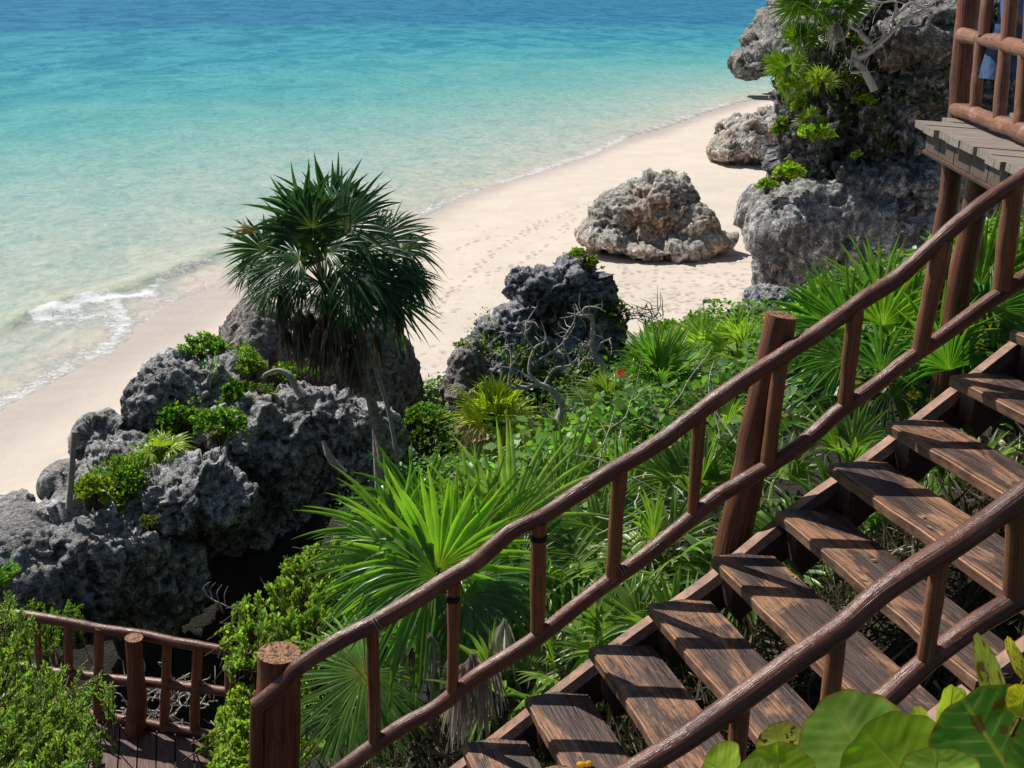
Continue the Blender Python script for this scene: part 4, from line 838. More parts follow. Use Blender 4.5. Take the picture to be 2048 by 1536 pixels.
def dvec(x, y, z=0): return x * cR + y * cU - z * fwd      # screen-right, screen-up, toward the viewer: used only to aim leaves as photographed
def FN(px, py, d, ax, ay, R, az=0, n=(0, .6, 1), **k): return (at_d(px, py, d), nrm(dvec(ax, ay, az)), dvec(*n), R, k)
G1, G2, G3 = (.055, .16, .022), (.09, .2, .025), (.04, .12, .03)
rs0 = np.random.default_rng(50)
def onhill(k, o, z):
    q = A + (k - 4) * RUN * S - N * o; q[2] = min(float(hill(q)[0]) + .22, along(k, o, z)[2] - .25); return q
nb = at_d(960, 1330, 7.1)
plant('fan_palm_plant', 'large bright green fan palm spreading behind the handrail at the middle of the stairs', nb, [
    FN(878, 1135, 6.9, -.35, 1, .72, .15, (.1, -.2, 1), col=(.12, .27, .03), spread=2.2, nseg=36, droop=.12, hub=(.3, .35, .05)), 
    FN(800, 1080, 7.3, -.7, .9, .7, 0, (.1, .2, 1), spread=1.2, nseg=26, droop=.2, col=(.09, .2, .03)), FN(790, 1130, 7.0, -1, .3, .62, .1, (0, .4, 1), spread=1.1, nseg=24, droop=.3, col=(.07, .17, .03)), FN(950, 1080, 7.4, .1, 1, .66, 0, (0, .1, 1), spread=1.0, nseg=22, droop=.12, col=(.11, .23, .04)), FN(1090, 1080, 7.6, .7, .7, .66, 0, (-.1, .2, 1), spread=1.1, nseg=24, droop=.2, col=(.12, .22, .06)),
    FN(870, 1150, 6.7, -1, .05, .66, .2, (0, .6, 1), spread=1.5, nseg=24, droop=.5), 
    FN(905, 1120, 7.1, .35, .9, .62, .0, (-.3, .1, 1), col=(.17, .33, .03), spread=1.3, nseg=22, droop=.1),
    FN(850, 1120, 7.3, -.9, .6, .72, 0, (.1, .3, 1), spread=1.4, nseg=26, droop=.25),
    FN(1020, 1050, 7.4, .55, .9, .74, 0, (-.1, -.1, 1), col=(.15, .26, .08), spread=1.7, nseg=32, droop=.12, hub=(.3, .35, .1)),
    FN(1010, 1060, 7.5, -.5, 1, .6, 0, (.1, .1, 1), col=(.08, .18, .04), spread=1.2, nseg=22, droop=.15),
    FN(950, 1160, 6.9, .8, -.35, .6, .3, (0, .8, 1), spread=1.5, nseg=26, droop=.45, col=G3),
    FN(930, 1190, 6.8, .1, -1, .5, .3, (0, .8, .8), spread=1.6, nseg=24, droop=.4, col=G3),
    FN(1040, 1130, 7.2, .95, .1, .62, 0, (0, .7, 1), spread=1.4, nseg=26, droop=.35, col=G3),
    FN(880, 1180, 6.9, -.8, -.5, .6, .2, (0, .7, 1), spread=1.3, nseg=22, droop=.55), FN(960, 1230, 6.9, .6, -.7, .45, .3, (0, .8, 1), spread=1.5, nseg=22, droop=.5, col=(.05, .1, .04)),
    FN(1000, 1200, 7.0, .9, -.5, .5, .2, (0, .9, .8), spread=1.4, nseg=22, droop=.5, col=G3), FN(840, 1040, 7.8, -.6, .9, .65, 0, (.1, .1, 1), spread=1.2, nseg=22, droop=.2)],
    [(at_d(945, 1310, 5.9), .5, 70, .009, .3), (at_d(925, 1332, 5.85), .46, 60, .009, .25), (at_d(980, 1318, 5.9), .42, 40, .008, .3), (at_d(1010, 1240, 6.5), .4, 14, .014, .3), (at_d(860, 1270, 6.5), .3, 12, .014, .3), (at_d(1030, 1250, 6.9), .45, 16, .018, .3), (at_d(800, 1270, 6.7), .35, 14, .016, .2), (at_d(860, 1290, 6.7), .4, 16, .018, .25), (at_d(1090, 1260, 6.9), .4, 18, .016, .3), (at_d(960, 1380, 6.5), .45, 26, .016, .3)], colr=G1, seed=1)
plant('fan_palm_plant', 'single round fan leaf with a yellow hub low beside the wide newel post', at_d(800, 1420, 7.3), [
    FN(730, 1346, 6.6, -.7, -.5, .52, .5, (.25, .5, 1), spread=2.6, nseg=44, droop=.12, fold=.35, cup=-.06, col=(.10, .22, .06), hub=(.55, .55, .1), curl=.02),
    FN(770, 1400, 6.9, .6, -.8, .38, .3, (0, .5, 1), spread=1.6, nseg=26, droop=.3, col=(.03, .09, .03)), FN(700, 1420, 7.2, -.5, -.8, .45, .1, (0, .6, 1), spread=1.5, nseg=24, droop=.3, col=G3)],
    [(at_d(770, 1290, 6.8), .3, 14, .014, .2), (at_d(820, 1290, 6.9), .35, 14, .016, .25), (at_d(700, 1290, 6.9), .2, 10, .012, .3)], colr=G1, seed=2)
plant('fan_palm_plant', 'mid green fan palm seen between the rails left of the middle post', at_d(1270, 1080, 8.2), [
    FN(1245, 1010, 8.0, .2, 1, .62, 0, (.1, 0, 1), spread=1.2, nseg=26, droop=.12, col=G2), FN(1265, 1020, 8.1, .8, .8, .68, 0, (-.1, .1, 1), spread=1.1, nseg=24, droop=.2, col=G1), FN(1230, 1060, 7.9, .9, .2, .62, 0, (0, .6, 1), spread=1.2, nseg=24, droop=.35, col=G3),
    FN(1150, 1120, 7.6, .9, .45, .8, 0, (0, .5, 1), spread=.8, nseg=22, droop=.3, col=(.06, .13, .05)), FN(1180, 1090, 7.8, .9, .6, .8, 0, (-.1, .3, 1), spread=.7, nseg=20, droop=.2, col=(.07, .15, .05)), FN(1130, 1180, 7.4, .95, .3, .7, .1, (0, .7, 1), spread=.8, nseg=22, droop=.35, col=(.05, .11, .05)), FN(1330, 1060, 8.3, .8, .7, .6, 0, (-.1, .3, 1), spread=1.0, nseg=22, droop=.25, col=G1), FN(1340, 1120, 7.9, .9, .2, .55, 0, (0, .7, 1), spread=1.1, nseg=22, droop=.35, col=(.05, .1, .04)), FN(1120, 1010, 8.0, .5, .9, .7, 0, (0, .2, 1), spread=.8, nseg=20, droop=.15, col=(.09, .18, .05)),
    FN(1200, 1070, 7.9, -.8, .3, .5, 0, (0, .6, 1), spread=1.2, nseg=22, droop=.35, col=G3), FN(1240, 1110, 7.8, .9, -.2, .6, 0, (0, .8, 1), spread=1.2, nseg=22, droop=.4, col=(.05, .1, .05)), FN(1180, 1120, 7.7, -.3, -.7, .45, 0, (0, .8, 1), spread=1.4, nseg=22, droop=.5, col=G3), FN(1300, 1180, 7.5, .9, .1, .5, 0, (0, .8, 1), spread=1.0, nseg=18, droop=.3, col=(.02, .06, .025))]
    + sum([rosette_fans(onhill(k_, o_, z_), 7, .46, rs0, .2, (.2, 1.3), col=(.09, .18, .04), nseg=14, spread=.95, wid=1.15, droop=.22, st=onhill(k_, o_, z_)) for k_, o_, z_ in [(1.6, .75, -.1), (2.6, .7, -.1), (3.4, .6, -.15), (2.2, 1.5, .0), (3.4, 1.5, -.1), (1.2, 1.7, -.1), (.6, .8, -.2), (2.9, 2.3, .1), (4.2, 1.2, -.1)]], []),
    [(at_d(1180, 1160, 7.4), .4, 18, .016, .3), (at_d(1250, 1180, 7.4), .4, 20, .016, .3), (at_d(1330, 1150, 7.5), .35, 16, .016, .4)], colr=G1, seed=3)
plant('fan_palm_plant', 'small fan palm clump growing close against the stair treads behind the middle post', at_d(1570, 960, 8.5), [
    FN(1600, 960, 8.3, -.6, .5, .5, 0, (0, .6, 1), spread=1.2, nseg=20, droop=.35, col=G3), FN(1620, 940, 8.4, .2, .9, .5, 0, (0, .3, 1), spread=1.2, nseg=20, droop=.3, col=(.06, .12, .03)), FN(1570, 1010, 8.2, -.9, -.3, .4, 0, (0, .8, 1), spread=1.2, nseg=18, droop=.4, col=(.09, .12, .04))], [(at_d(1600, 1000, 8.2), .35, 14, .016, .4)], colr=G1, seed=17)
plant('fan_palm_plant', 'wide lush fan palm beyond the handrail right of the middle post', at_d(1760, 780, 9.6), [
    FN(1700, 660, 9.3, -.7, .8, .72, 0, (.2, .1, 1), spread=1.3, nseg=26, droop=.15, col=G1), FN(1760, 610, 9.5, -.25, 1, .7, 0, (0, .1, 1), spread=1.3, nseg=26, droop=.12, col=(.07, .17, .04)), FN(1765, 650, 9.2, .1, .9, .55, .2, (0, -.1, 1), spread=1.5, nseg=26, droop=.15, col=G2),
    FN(1820, 640, 9.4, .7, .8, .62, 0, (-.1, .1, 1), spread=1.2, nseg=24, droop=.2, col=G1), FN(1690, 720, 9.1, -.95, .2, .62, 0, (0, .6, 1), spread=1.2, nseg=24, droop=.35, col=G1), FN(1680, 760, 9.0, -.8, -.3, .6, 0, (0, .8, 1), spread=1.3, nseg=24, droop=.4, col=G3), FN(1760, 740, 8.9, .2, .6, .6, .3, (0, .5, 1), spread=1.6, nseg=30, droop=.35, col=G3),
    FN(1780, 780, 8.8, .5, -.7, .55, .2, (0, .9, 1), spread=1.6, nseg=28, droop=.5, col=(.03, .08, .02)), FN(1860, 720, 8.9, .9, 0, .6, 0, (0, .7, 1), spread=1.3, nseg=24, droop=.4, col=G3), FN(1700, 800, 8.8, -.3, -.9, .5, 0, (0, .9, 1), spread=1.5, nseg=26, droop=.5, col=(.03, .08, .02)),
    FN(1640, 640, 9.8, -.6, .7, .55, 0, (0, .3, 1), spread=1.2, nseg=22, droop=.2, col=G1), FN(1850, 800, 8.8, .3, -.9, .5, 0, (0, .9, 1), spread=1.5, nseg=26, droop=.5, col=(.025, .07, .02)), FN(1800, 700, 9.3, .3, 1, .6, 0, (0, .1, 1), spread=1.2, nseg=24, droop=.15, col=G2)]
    + sum([rosette_fans(onhill(k_, o_, z_), 7, .46, rs0, .2, (.2, 1.3), col=(.06, .13, .03), nseg=14, spread=.95, wid=1.15, droop=.22, st=onhill(k_, o_, z_)) for k_, o_, z_ in [(5.4, .8, -.2), (6.2, .65, -.2), (7.1, .6, -.2), (5.6, 1.7, -.2), (6.8, 1.5, -.1)]], []),
    [(at_d(1700, 820, 8.8), .5, 24, .018, .3), (at_d(1760, 850, 8.7), .5, 24, .018, .3), (at_d(1650, 800, 8.9), .4, 16, .018, .3), (at_d(1830, 820, 8.7), .45, 20, .018, .3), (at_d(1900, 780, 8.8), .4, 20, .018, .3), (at_d(1730, 800, 8.8), .4, 24, .016, .4)], colr=G1, seed=4)
plant('fan_palm_plant', 'tall light green fan palm under the platform at the right edge', at_d(1990, 700, 9.2), [
    FN(1880, 700, 8.7, .1, 1, .6, .1, (0, .2, 1), spread=1.1, nseg=22, droop=.15, col=G2), FN(1900, 740, 8.5, -.2, .9, .55, .2, (0, .5, 1), spread=1.4, nseg=26, droop=.25, col=G1),
    FN(1930, 560, 9.2, -.05, 1, .72, 0, (.3, 0, 1), spread=.8, nseg=20, droop=.08, col=G2), FN(1960, 570, 9.1, .45, 1, .75, 0, (-.2, 0, 1), spread=1.0, nseg=22, droop=.12, col=G2), FN(1980, 620, 8.9, .9, .4, .6, 0, (0, .6, 1), spread=1.2, nseg=22, droop=.25, col=G1), FN(1960, 640, 8.8, -.6, .5, .6, 0, (0, .6, 1), spread=1.4, nseg=26, droop=.3, col=G3),
    FN(1990, 670, 8.8, .6, -.3, .6, 0, (0, .8, 1), spread=1.4, nseg=26, droop=.45, col=(.03, .09, .02)), FN(1930, 700, 8.7, -.3, -.7, .55, 0, (0, .9, 1), spread=1.6, nseg=28, droop=.5, col=(.02, .06, .02)), FN(2040, 560, 9.3, .2, 1, .6, 0, (0, .1, 1), spread=1.3, nseg=24, droop=.2, col=G2)]
    + sum([rosette_fans(onhill(k_, o_, z_), 7, .46, rs0, .2, (.2, 1.3), col=(.07, .15, .03), nseg=14, spread=.95, wid=1.15, droop=.22, st=onhill(k_, o_, z_)) for k_, o_, z_ in [(8.2, .6, -.2), (9.2, .6, -.1), (8.6, 1.4, -.1)]], []), [(at_d(1980, 740, 8.7), .4, 20, .018, .3), (at_d(2010, 700, 8.8), .4, 18, .018, .3)], colr=G1, seed=5)
rs = np.random.default_rng(5)
b_ = at_d(992, 852, 15.0)
plant('fan_palm_plant', 'yellow-green fan palm with dry lower leaves, below the black pinnacle', b_, rosette_fans(b_, 20, .56, rs, .25, (.0, 1.5), col=(.23, .33, .03), hub=(.35, .38, .03), nseg=22, spread=1.1, droop=.25) + rosette_fans(b_, 5, .4, rs, .25, (-.3, .2), (PI, 2 * PI), col=(.2, .17, .1), nseg=18, spread=1.2, droop=.6), [], colr=G2, seed=6)
b_ = at_d(1322, 772, 12.8)
plant('fan_palm_plant', 'dark green spiky fan palm centred among broad leaves above the handrail', b_, rosette_fans(b_, 26, .56, rs, .22, (.1, 1.5), col=(.08, .19, .035), nseg=24, spread=1.15, droop=.15), [], seed=7)
b_ = at_d(1405, 715, 14.5)
plant('fan_palm_plant', 'light green fan palm behind the dark spiky one, near the beach', b_, rosette_fans(b_, 18, .52, rs, .22, (.2, 1.5), col=(.15, .27, .04), nseg=22, spread=1.0, droop=.2), [], seed=8)
b_ = at_d(1215, 815, 13)
plant('fan_palm_plant', 'low fan palm spreading left of the dark spiky palm', b_, rosette_fans(b_, 12, .42, rs, .2, (.2, 1.3), col=(.08, .15, .03), nseg=20, spread=1.1, droop=.3), [], seed=9)
b_ = at_d(1475, 730, 13)
plant('fan_palm_plant', 'dull green fan palm just left of the middle post top', b_, rosette_fans(b_, 14, .5, rs, .25, (.2, 1.4), col=(.11, .21, .04), nseg=22, spread=1.0, droop=.3), [], seed=19)
b_ = at_d(1140, 890, 14)
plant('fan_palm_plant', 'sparse fan palm at the foot of the leafless grey shrub', b_, rosette_fans(b_, 9, .4, rs, .2, (.2, 1.4), col=(.1, .18, .03), nseg=20, spread=1.1, droop=.3), [], seed=23)
b_ = at_d(1440, 880, 10.5)
plant('fan_palm_plant', 'spiky green fan palm just left of the middle post, above the lower rail', b_, rosette_fans(b_, 10, .42, rs, .2, (.2, 1.4), col=(.09, .18, .03), nseg=20, spread=1.1, droop=.25), [], seed=24)
b_ = at_d(325, 905, 15.2)
plant('fan_palm_plant', 'small yellow-green fan palm on the crest of the dark outcrop', b_, rosette_fans(b_, 8, .32, rs, .16, (.1, 1.3), col=(.16, .26, .02), hub=(.4, .4, .03), nseg=20, spread=1.2, droop=.3), [(b_ + V3(.15, -.1, 0), .3, 18, .014, .5)], seed=10)
b_ = at_d(270, 960, 15.0)
plant('fan_palm_plant', 'tiny drooping fan palm below the yellow-green one on the outcrop', b_, rosette_fans(b_, 6, .24, rs, .1, (.1, 1.0), col=(.09, .17, .03), nseg=16, spread=1.2, droop=.4), [], seed=12)
b_ = at_d(940, 780, 18.9)
plant('fan_palm_plant', 'small light fan palm clinging to the pinkish rock left of the pinnacle', b_, rosette_fans(b_, 6, .3, rs, .15, (.2, 1.2), col=(.14, .24, .03), nseg=16, spread=1.1, droop=.3), [], seed=13)
b_ = at_d(455, 1010, 13)
for (x, y, d, n, R, c, lab) in [(1650, 30, 42.5, 26, 1.25, (.09, .2, .03), 'largest fan palm high on the cliff top'), (1575, 145, 42.5, 8, 1.0, (.14, .28, .03), 'bright fan palm on the left edge of the cliff'), (1578, 185, 42.4, 7, .75, (.16, .3, .03), 'lowest bright fan palm on the cliff edge above the small bushes'),
                           (1640, 175, 41.6, 7, .8, (.16, .28, .03), 'small bright fan palm right of the cliff edge palms'), (1620, 245, 41.6, 5, .6, (.12, .22, .03), 'tiny fan palm just above the flat bright bush on the cliff'), (1600, 90, 43, 8, .95, (.1, .22, .03), 'fan palm directly below the largest cliff palm')]:
    b_ = at_d(x, y, d)
    root = plant('fan_palm_plant', lab, b_, rosette_fans(b_, int(n * 1.15), R * .9, rs, R * .8 if n > 20 else R * .35, (.1, 1.5), (PI * .7, 2.3 * PI), col=V3(*c) * .62, face=1.6, nseg=18, spread=1.5, droop=.15), [(b_ + V3(.3, -.5, -.2), R * .9, 30, .04, .4)] if n > 10 else [], group='fan palms on the cliff', seed=int(x), pet=True)

# ------------------------------------------------------------------ bushes
def bush(label, px, py, d, rx, ry, n, ll, col, yel=(.35, .3, .03), yp=.12, cat='bush', name='coastal_bush', wr=.42, per=10, depth=None, group=None, ob=False, seed=None):
    r = np.random.default_rng(int(px * 3 + py) if seed is None else seed); c = at_d(px, py, d); ax = rx * d / F; az = ry * d / F; ay = depth or ax * .8
    base = c - V3(0, 0, az * .9); root = empty(name, label, cat, base, group)
    u = nrm(r.normal(0, 1, (n, 3))); u[:, 2] = np.abs(u[:, 2]) * 1.0 - .35 * r.random(n); rad = r.uniform(.35, 1.0, n) ** .6; lump = 1 + .3 * vnoise(u * 2.3 + px, 3)
    P = c + u * np.array([ax, ay, az]) * (rad * lump)[:, None]
    D0 = nrm(u + V3(0, 0, .9) + r.normal(0, .25, (n, 3)))
    mb = MB(); k = per; PP_ = np.repeat(P, k, 0); DD = np.repeat(D0, k, 0); lat = nrm(np.cross(DD, r.normal(0, 1, (n * k, 3)))); w = r.uniform(.25, 1.3, (n * k, 1))
    dr = nrm(DD + lat * w); L = ll * r.uniform(.7, 1.2, n * k)
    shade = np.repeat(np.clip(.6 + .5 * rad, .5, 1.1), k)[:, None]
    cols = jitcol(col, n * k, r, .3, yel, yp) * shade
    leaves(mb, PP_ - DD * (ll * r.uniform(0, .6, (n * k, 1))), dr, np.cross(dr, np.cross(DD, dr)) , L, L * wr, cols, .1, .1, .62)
    mb.obj('foliage', M_LEAF, root)
    mb = MB(); 
    for i in r.choice(n, min(n, 26), replace=False):
        m = (base + P[i]) / 2 + r.normal(0, .06, 3) * ax; tube(mb, [base + r.normal(0, .1, 3) * ax, m, P[i]], [.012 * d / 15 + .004, .008, .003], 4, 3, cap=False)
    mb.obj('branches', M_BRTW, root); return root
GB = (.10, .22, .022)
for a in [('bright bush at the upper left of the outcrop beside the streaked boulder', 412, 695, 16.9, 48, 32, 90, .075, GB), ('yellowish bush below the streaked boulder, under the palm', 500, 735, 16.6, 36, 26, 80, .07, (.16, .24, .02)),
          ('green bush partly behind the palm skirt on the outcrop top', 590, 745, 16.8, 45, 28, 60, .07, GB), ('low feathery bush around the curved driftwood on the outcrop', 500, 785, 16.2, 60, 24, 120, .04, (.08, .15, .02)),
          ('round green bush in the middle of the outcrop crest', 350, 838, 15.9, 40, 34, 90, .07, GB), ('broad green bush right of the round crest bush', 440, 850, 15.6, 55, 42, 140, .065, GB), ('narrow bush climbing the outcrop toward the palm', 465, 795, 16.0, 26, 40, 70, .06, (.08, .19, .02)),
          ('yellow-leaved bush beside the leaning wooden stake', 190, 985, 14.4, 45, 42, 130, .06, (.2, .26, .02)), ('small dark bush between the yellow bush and the crest palms', 250, 945, 14.9, 40, 26, 70, .05, (.06, .12, .02)), ('mossy tuft on the front lip of the outcrop', 300, 1045, 14.0, 24, 18, 60, .03, (.1, .13, .03)),
          ('small dark bush crowning the black pinnacle', 1165, 530, 20.2, 36, 32, 130, .06, (.07, .12, .02)), ('bright tuft at the very top of the black pinnacle', 1155, 506, 20.3, 16, 12, 24, .07, (.16, .26, .02)), ('dark bush on the right shoulder of the pinnacle', 1228, 632, 20, 40, 34, 130, .05, (.06, .1, .02)), ('light green bush on top of the pinkish rock', 938, 700, 19.3, 34, 28, 90, .055, (.14, .24, .03)),
          ('dense green bush between the streaked boulder and the pinkish rock', 855, 838, 17.4, 52, 36, 180, .06, (.09, .2, .02)), ('low bush under the dense one beside the pinkish rock', 850, 880, 17.2, 48, 22, 90, .04, (.08, .16, .02)), ('low round bush at the edge of the sand right of the pinnacle', 1342, 660, 21.5, 52, 22, 150, .07, (.1, .23, .02)),
          ('bright bush at the sand edge nearest the cliff foot', 1480, 650, 19, 48, 30, 150, .075, (.11, .24, .02)), ('small bush beneath the cliff by the jagged grey rock', 1640, 595, 17, 34, 22, 70, .07, (.15, .25, .02))]:
    bush(*a)
for a in [('flat bright yellow-green bush halfway up the cliff', 1625, 268, 41.5, 36, 18, 90, .2, (.2, .32, .02)), ('yellow-green bush on the lower cliff shoulder', 1578, 345, 41.8, 30, 22, 90, .2, (.2, .3, .02)), ('bright bush hanging on the middle of the cliff', 1724, 203, 42.5, 25, 13, 70, .18, (.15, .26, .02)),
          ('green bush at the left edge of the cliff below the palms', 1600, 212, 42.3, 14, 18, 30, .2, (.16, .28, .02)), ('straggly bush at the cliff edge above the small beach boulder', 1562, 258, 43.5, 16, 30, 50, .2, (.09, .17, .02)), ('trailing bush above the undercut cliff face', 1535, 372, 42.4, 20, 14, 40, .18, (.13, .24, .02)),
          ('leafy bush beside the dead branches on the cliff top', 1700, 92, 42.5, 30, 22, 50, .2, (.06, .12, .03)), ('small bush low in the dark part of the cliff', 1712, 312, 42.2, 9, 7, 16, .16, (.14, .24, .02)), ('dark straggly bush on the cliff face right of the palms', 1700, 160, 42.2, 40, 30, 80, .14, (.03, .06, .02)), ('small green bush at the cliff top against the platform post', 1912, 40, 42, 12, 18, 30, .2, (.12, .22, .03))]:
    bush(*a, group='bushes on the cliff', per=8)
def surface_cover(ob, n, ll, colr, mask, seed, lift=.1, wr=.45, yp=.1):
    r = np.random.default_rng(seed); me = ob.data; m = len(me.vertices); V = np.zeros(m * 3); me.vertices.foreach_get('co', V); V = V.reshape(-1, 3) + np.array(ob.location); Nn = np.zeros(m * 3); me.vertices.foreach_get('normal', Nn); Nn = Nn.reshape(-1, 3)
    k = np.nonzero(mask(V, Nn))[0]; k = r.choice(k, n); D = nrm(Nn[k] * .5 + V3(0, -.1, .8) + r.normal(0, .6, (n, 3))); P = V[k] + r.normal(0, .04, (n, 3)) + Nn[k] * (lift * r.random((n, 1)))
    mb = MB(); leaves(mb, P, D, nrm(r.normal(0, .6, (n, 3)) + V3(0, -.2, 1)), ll * r.uniform(.5, 1.3, n), ll * wr * r.uniform(.6, 1.2, n), jitcol(colr, n, r, .35, (.32, .3, .05), yp), .12, .08, .6); return mb
def pxof(V):
    q = V - CAMP; d = q @ fwd; return 1024 + F * (q @ cR) / d, 768 - F * (q @ cU) / d
def m_crest(V, Nn):
    x, y = pxof(V); dd_ = np.abs((x - 212) * .71 + (y - 1000) * .70); t_ = (x - 212) * .70 - (y - 1000) * .71
    return (dd_ < 30 + 26 * vnoise(V * 1.3, 5)) & (t_ > -30) & (t_ < 390) & (Nn[:, 2] > .0) & (vnoise(V * 2.2, 9) > -.15)
tag(surface_cover(OUTC, 5200, .06, (.10, .20, .025), m_crest, 91, .22).obj('crest_greenery', M_LEAF), 'low leafy growth running diagonally along the crest of the dark outcrop', 'greenery', kind='stuff')
def m_up(V, Nn):
    x, y = pxof(V); return (fbm(V * .55, 3, 33) > .08) & (Nn[:, 1] < .3) & (y < 330)
tag(surface_cover(UPC, 9000, .17, (.045, .085, .02), m_up, 92, .35).obj('cliff_greenery', M_LEAF), 'dark scattered small-leaved growth hanging over the upper cliff', 'greenery', kind='stuff')
def m_pn(V, Nn):
    x, y = pxof(V); return (fbm(V * 1.1, 3, 35) > .1) & (Nn[:, 2] > .1) & ((y > 700) | (x < 985))
tag(surface_cover(PINN, 2600, .06, (.10, .18, .03), m_pn, 93, .15).obj('pinnacle_greenery', M_LEAF), 'small-leaved growth creeping over the lower pinnacle rock', 'greenery', kind='stuff')
# far grass tuft on the boulder
bush('dry tuft on the peak of the lone beach boulder', 1335, 348, 51.6, 18, 8, 24, .16, (.14, .15, .08), yp=0, wr=.12)

def plumes(name, label, base, tips, colr, ll=.03, wr=.3, dens=90, r0=.01, cat='shrub', L0=.35, seed=0, yp=.06):
    """shrub of upright leafy shoots; tips: array of shoot end points with directions"""
    r = np.random.default_rng(seed); root = empty(name, label, cat, base); mb = MB(); tw = MB()
    for (T, Dr, L) in tips:
        t = np.sort(r.uniform(0, 1, dens)); bend = nrm(r.normal(0, 1, 3)) * .12
        C = T - np.outer((1 - t) * L, Dr) + np.outer((t * (1 - t)) * L, bend)
        lat = nrm(np.cross(np.broadcast_to(Dr, (dens, 3)), r.normal(0, 1, (dens, 3)))); dd = nrm(lat * r.uniform(.4, 1.0, (dens, 1)) + Dr * .9)
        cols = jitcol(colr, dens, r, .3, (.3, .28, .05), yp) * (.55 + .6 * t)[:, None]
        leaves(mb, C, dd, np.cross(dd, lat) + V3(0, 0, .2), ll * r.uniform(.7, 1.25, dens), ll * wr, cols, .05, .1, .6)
        tube(tw, [T - Dr * L * 1.6, T - Dr * L * .5, T], [.005, .0035, .0015], 4, 2, cap=False)
        if r.random() < .5: tube(tw, [base + r.normal(0, .08, 3), (base + T) / 2 + r.normal(0, .08, 3), T - Dr * L], [.014, .009, .004], 4, 3, cap=False)
    mb.obj('foliage', M_LEAF, root); tw.obj('branches', M_BRTW, root); return root
def poly_pts(poly, n, r):
    P = np.array(poly, float); lo, hi = P.min(0), P.max(0); out = []
    while len(out) < n:
        q = r.uniform(lo, hi); ins = False; j = len(P) - 1
        for i in range(len(P)):
            if (P[i][1] > q[1]) != (P[j][1] > q[1]) and q[0] < (P[j][0] - P[i][0]) * (q[1] - P[i][1]) / (P[j][1] - P[i][1]) + P[i][0]: ins = not ins
            j = i
        if ins: out.append(q)
    return np.array(out)
def shrub_tips(poly, n, d0, d1, L, seed, lean=(0, 0, 1), jit=.35):
    r = np.random.default_rng(seed); Q = poly_pts(poly, n, r); ymin = Q[:, 1].min(); ymax = Q[:, 1].max(); out = []
    for (x, y) in Q:
        d = d0 + (d1 - d0) * (y - ymin) / (ymax - ymin) + r.uniform(-.25, .25); out.append((at_d(x, y, d), nrm(V3(*lean) + r.normal(0, jit, 3)), L * r.uniform(.6, 1.2)))
    return out
plumes('bay_shrub', 'feathery bright green shrub filling the lower left corner over the boardwalk', at_d(20, 1640, 7.6), shrub_tips([(-30, 1120), (20, 1185), (60, 1230), (95, 1330), (190, 1340), (235, 1370), (170, 1400), (205, 1460), (190, 1500), (150, 1560), (-30, 1560)], 330, 8.6, 6.4, .26, 21, (.25, .2, .8)), (.17, .25, .07), .034, .26, 52, seed=1)
plumes('bay_shrub', 'sparse green sprig at the left edge in front of the pale boulder', at_d(-20, 1240, 9.5), shrub_tips([(-10, 1130), (55, 1105), (60, 1125), (20, 1165), (-10, 1180)], 14, 9.5, 9.4, .22, 22, (.6, .2, .5), .2), (.12, .25, .03), .035, .26, 60, seed=2)
plumes('bay_shrub', 'thin green shrub behind the boardwalk rail at the left', at_d(110, 1400, 11.5), shrub_tips([(30, 1250), (60, 1190), (150, 1200), (180, 1215), (150, 1260), (110, 1290), (90, 1330), (40, 1330)], 60, 11.2, 10.8, .26, 24, (.3, 0, .8)), (.11, .22, .03), .034, .26, 60, seed=3)
plumes('rosette_shrub', 'leafy yellow-green shrub between the newel post and the dark cave', at_d(590, 1420, 9.3), shrub_tips([(450, 1260), (470, 1215), (500, 1190), (560, 1150), (580, 1105), (640, 1085), (690, 1060), (720, 1100), (740, 1180), (720, 1260), (640, 1300), (560, 1290), (500, 1330), (455, 1330)], 300, 9.6, 8.2, .15, 31, (0, 0, 1), .45), (.19, .28, .075), .045, .42, 34, seed=4, yp=.14)
plumes('rosette_shrub', 'leafy shrub low to the left of the newel post', at_d(470, 1560, 8.2), shrub_tips([(425, 1500), (440, 1420), (470, 1370), (505, 1370), (505, 1540), (420, 1540)], 110, 8.3, 7.4, .15, 33, (0, 0, 1), .45), (.23, .31, .08), .042, .4, 34, seed=5, yp=.1)
plumes('rosette_shrub', 'dense light green shrub behind the lower handrail end and round fan leaf', at_d(720, 1560, 8.6), shrub_tips([(590, 1290), (700, 1240), (860, 1250), (900, 1400), (1000, 1400), (1060, 1460), (960, 1540), (600, 1540)], 260, 8.8, 7.6, .16, 35, (0, 0, 1), .45), (.18, .27, .06), .042, .36, 34, seed=6, yp=.1)

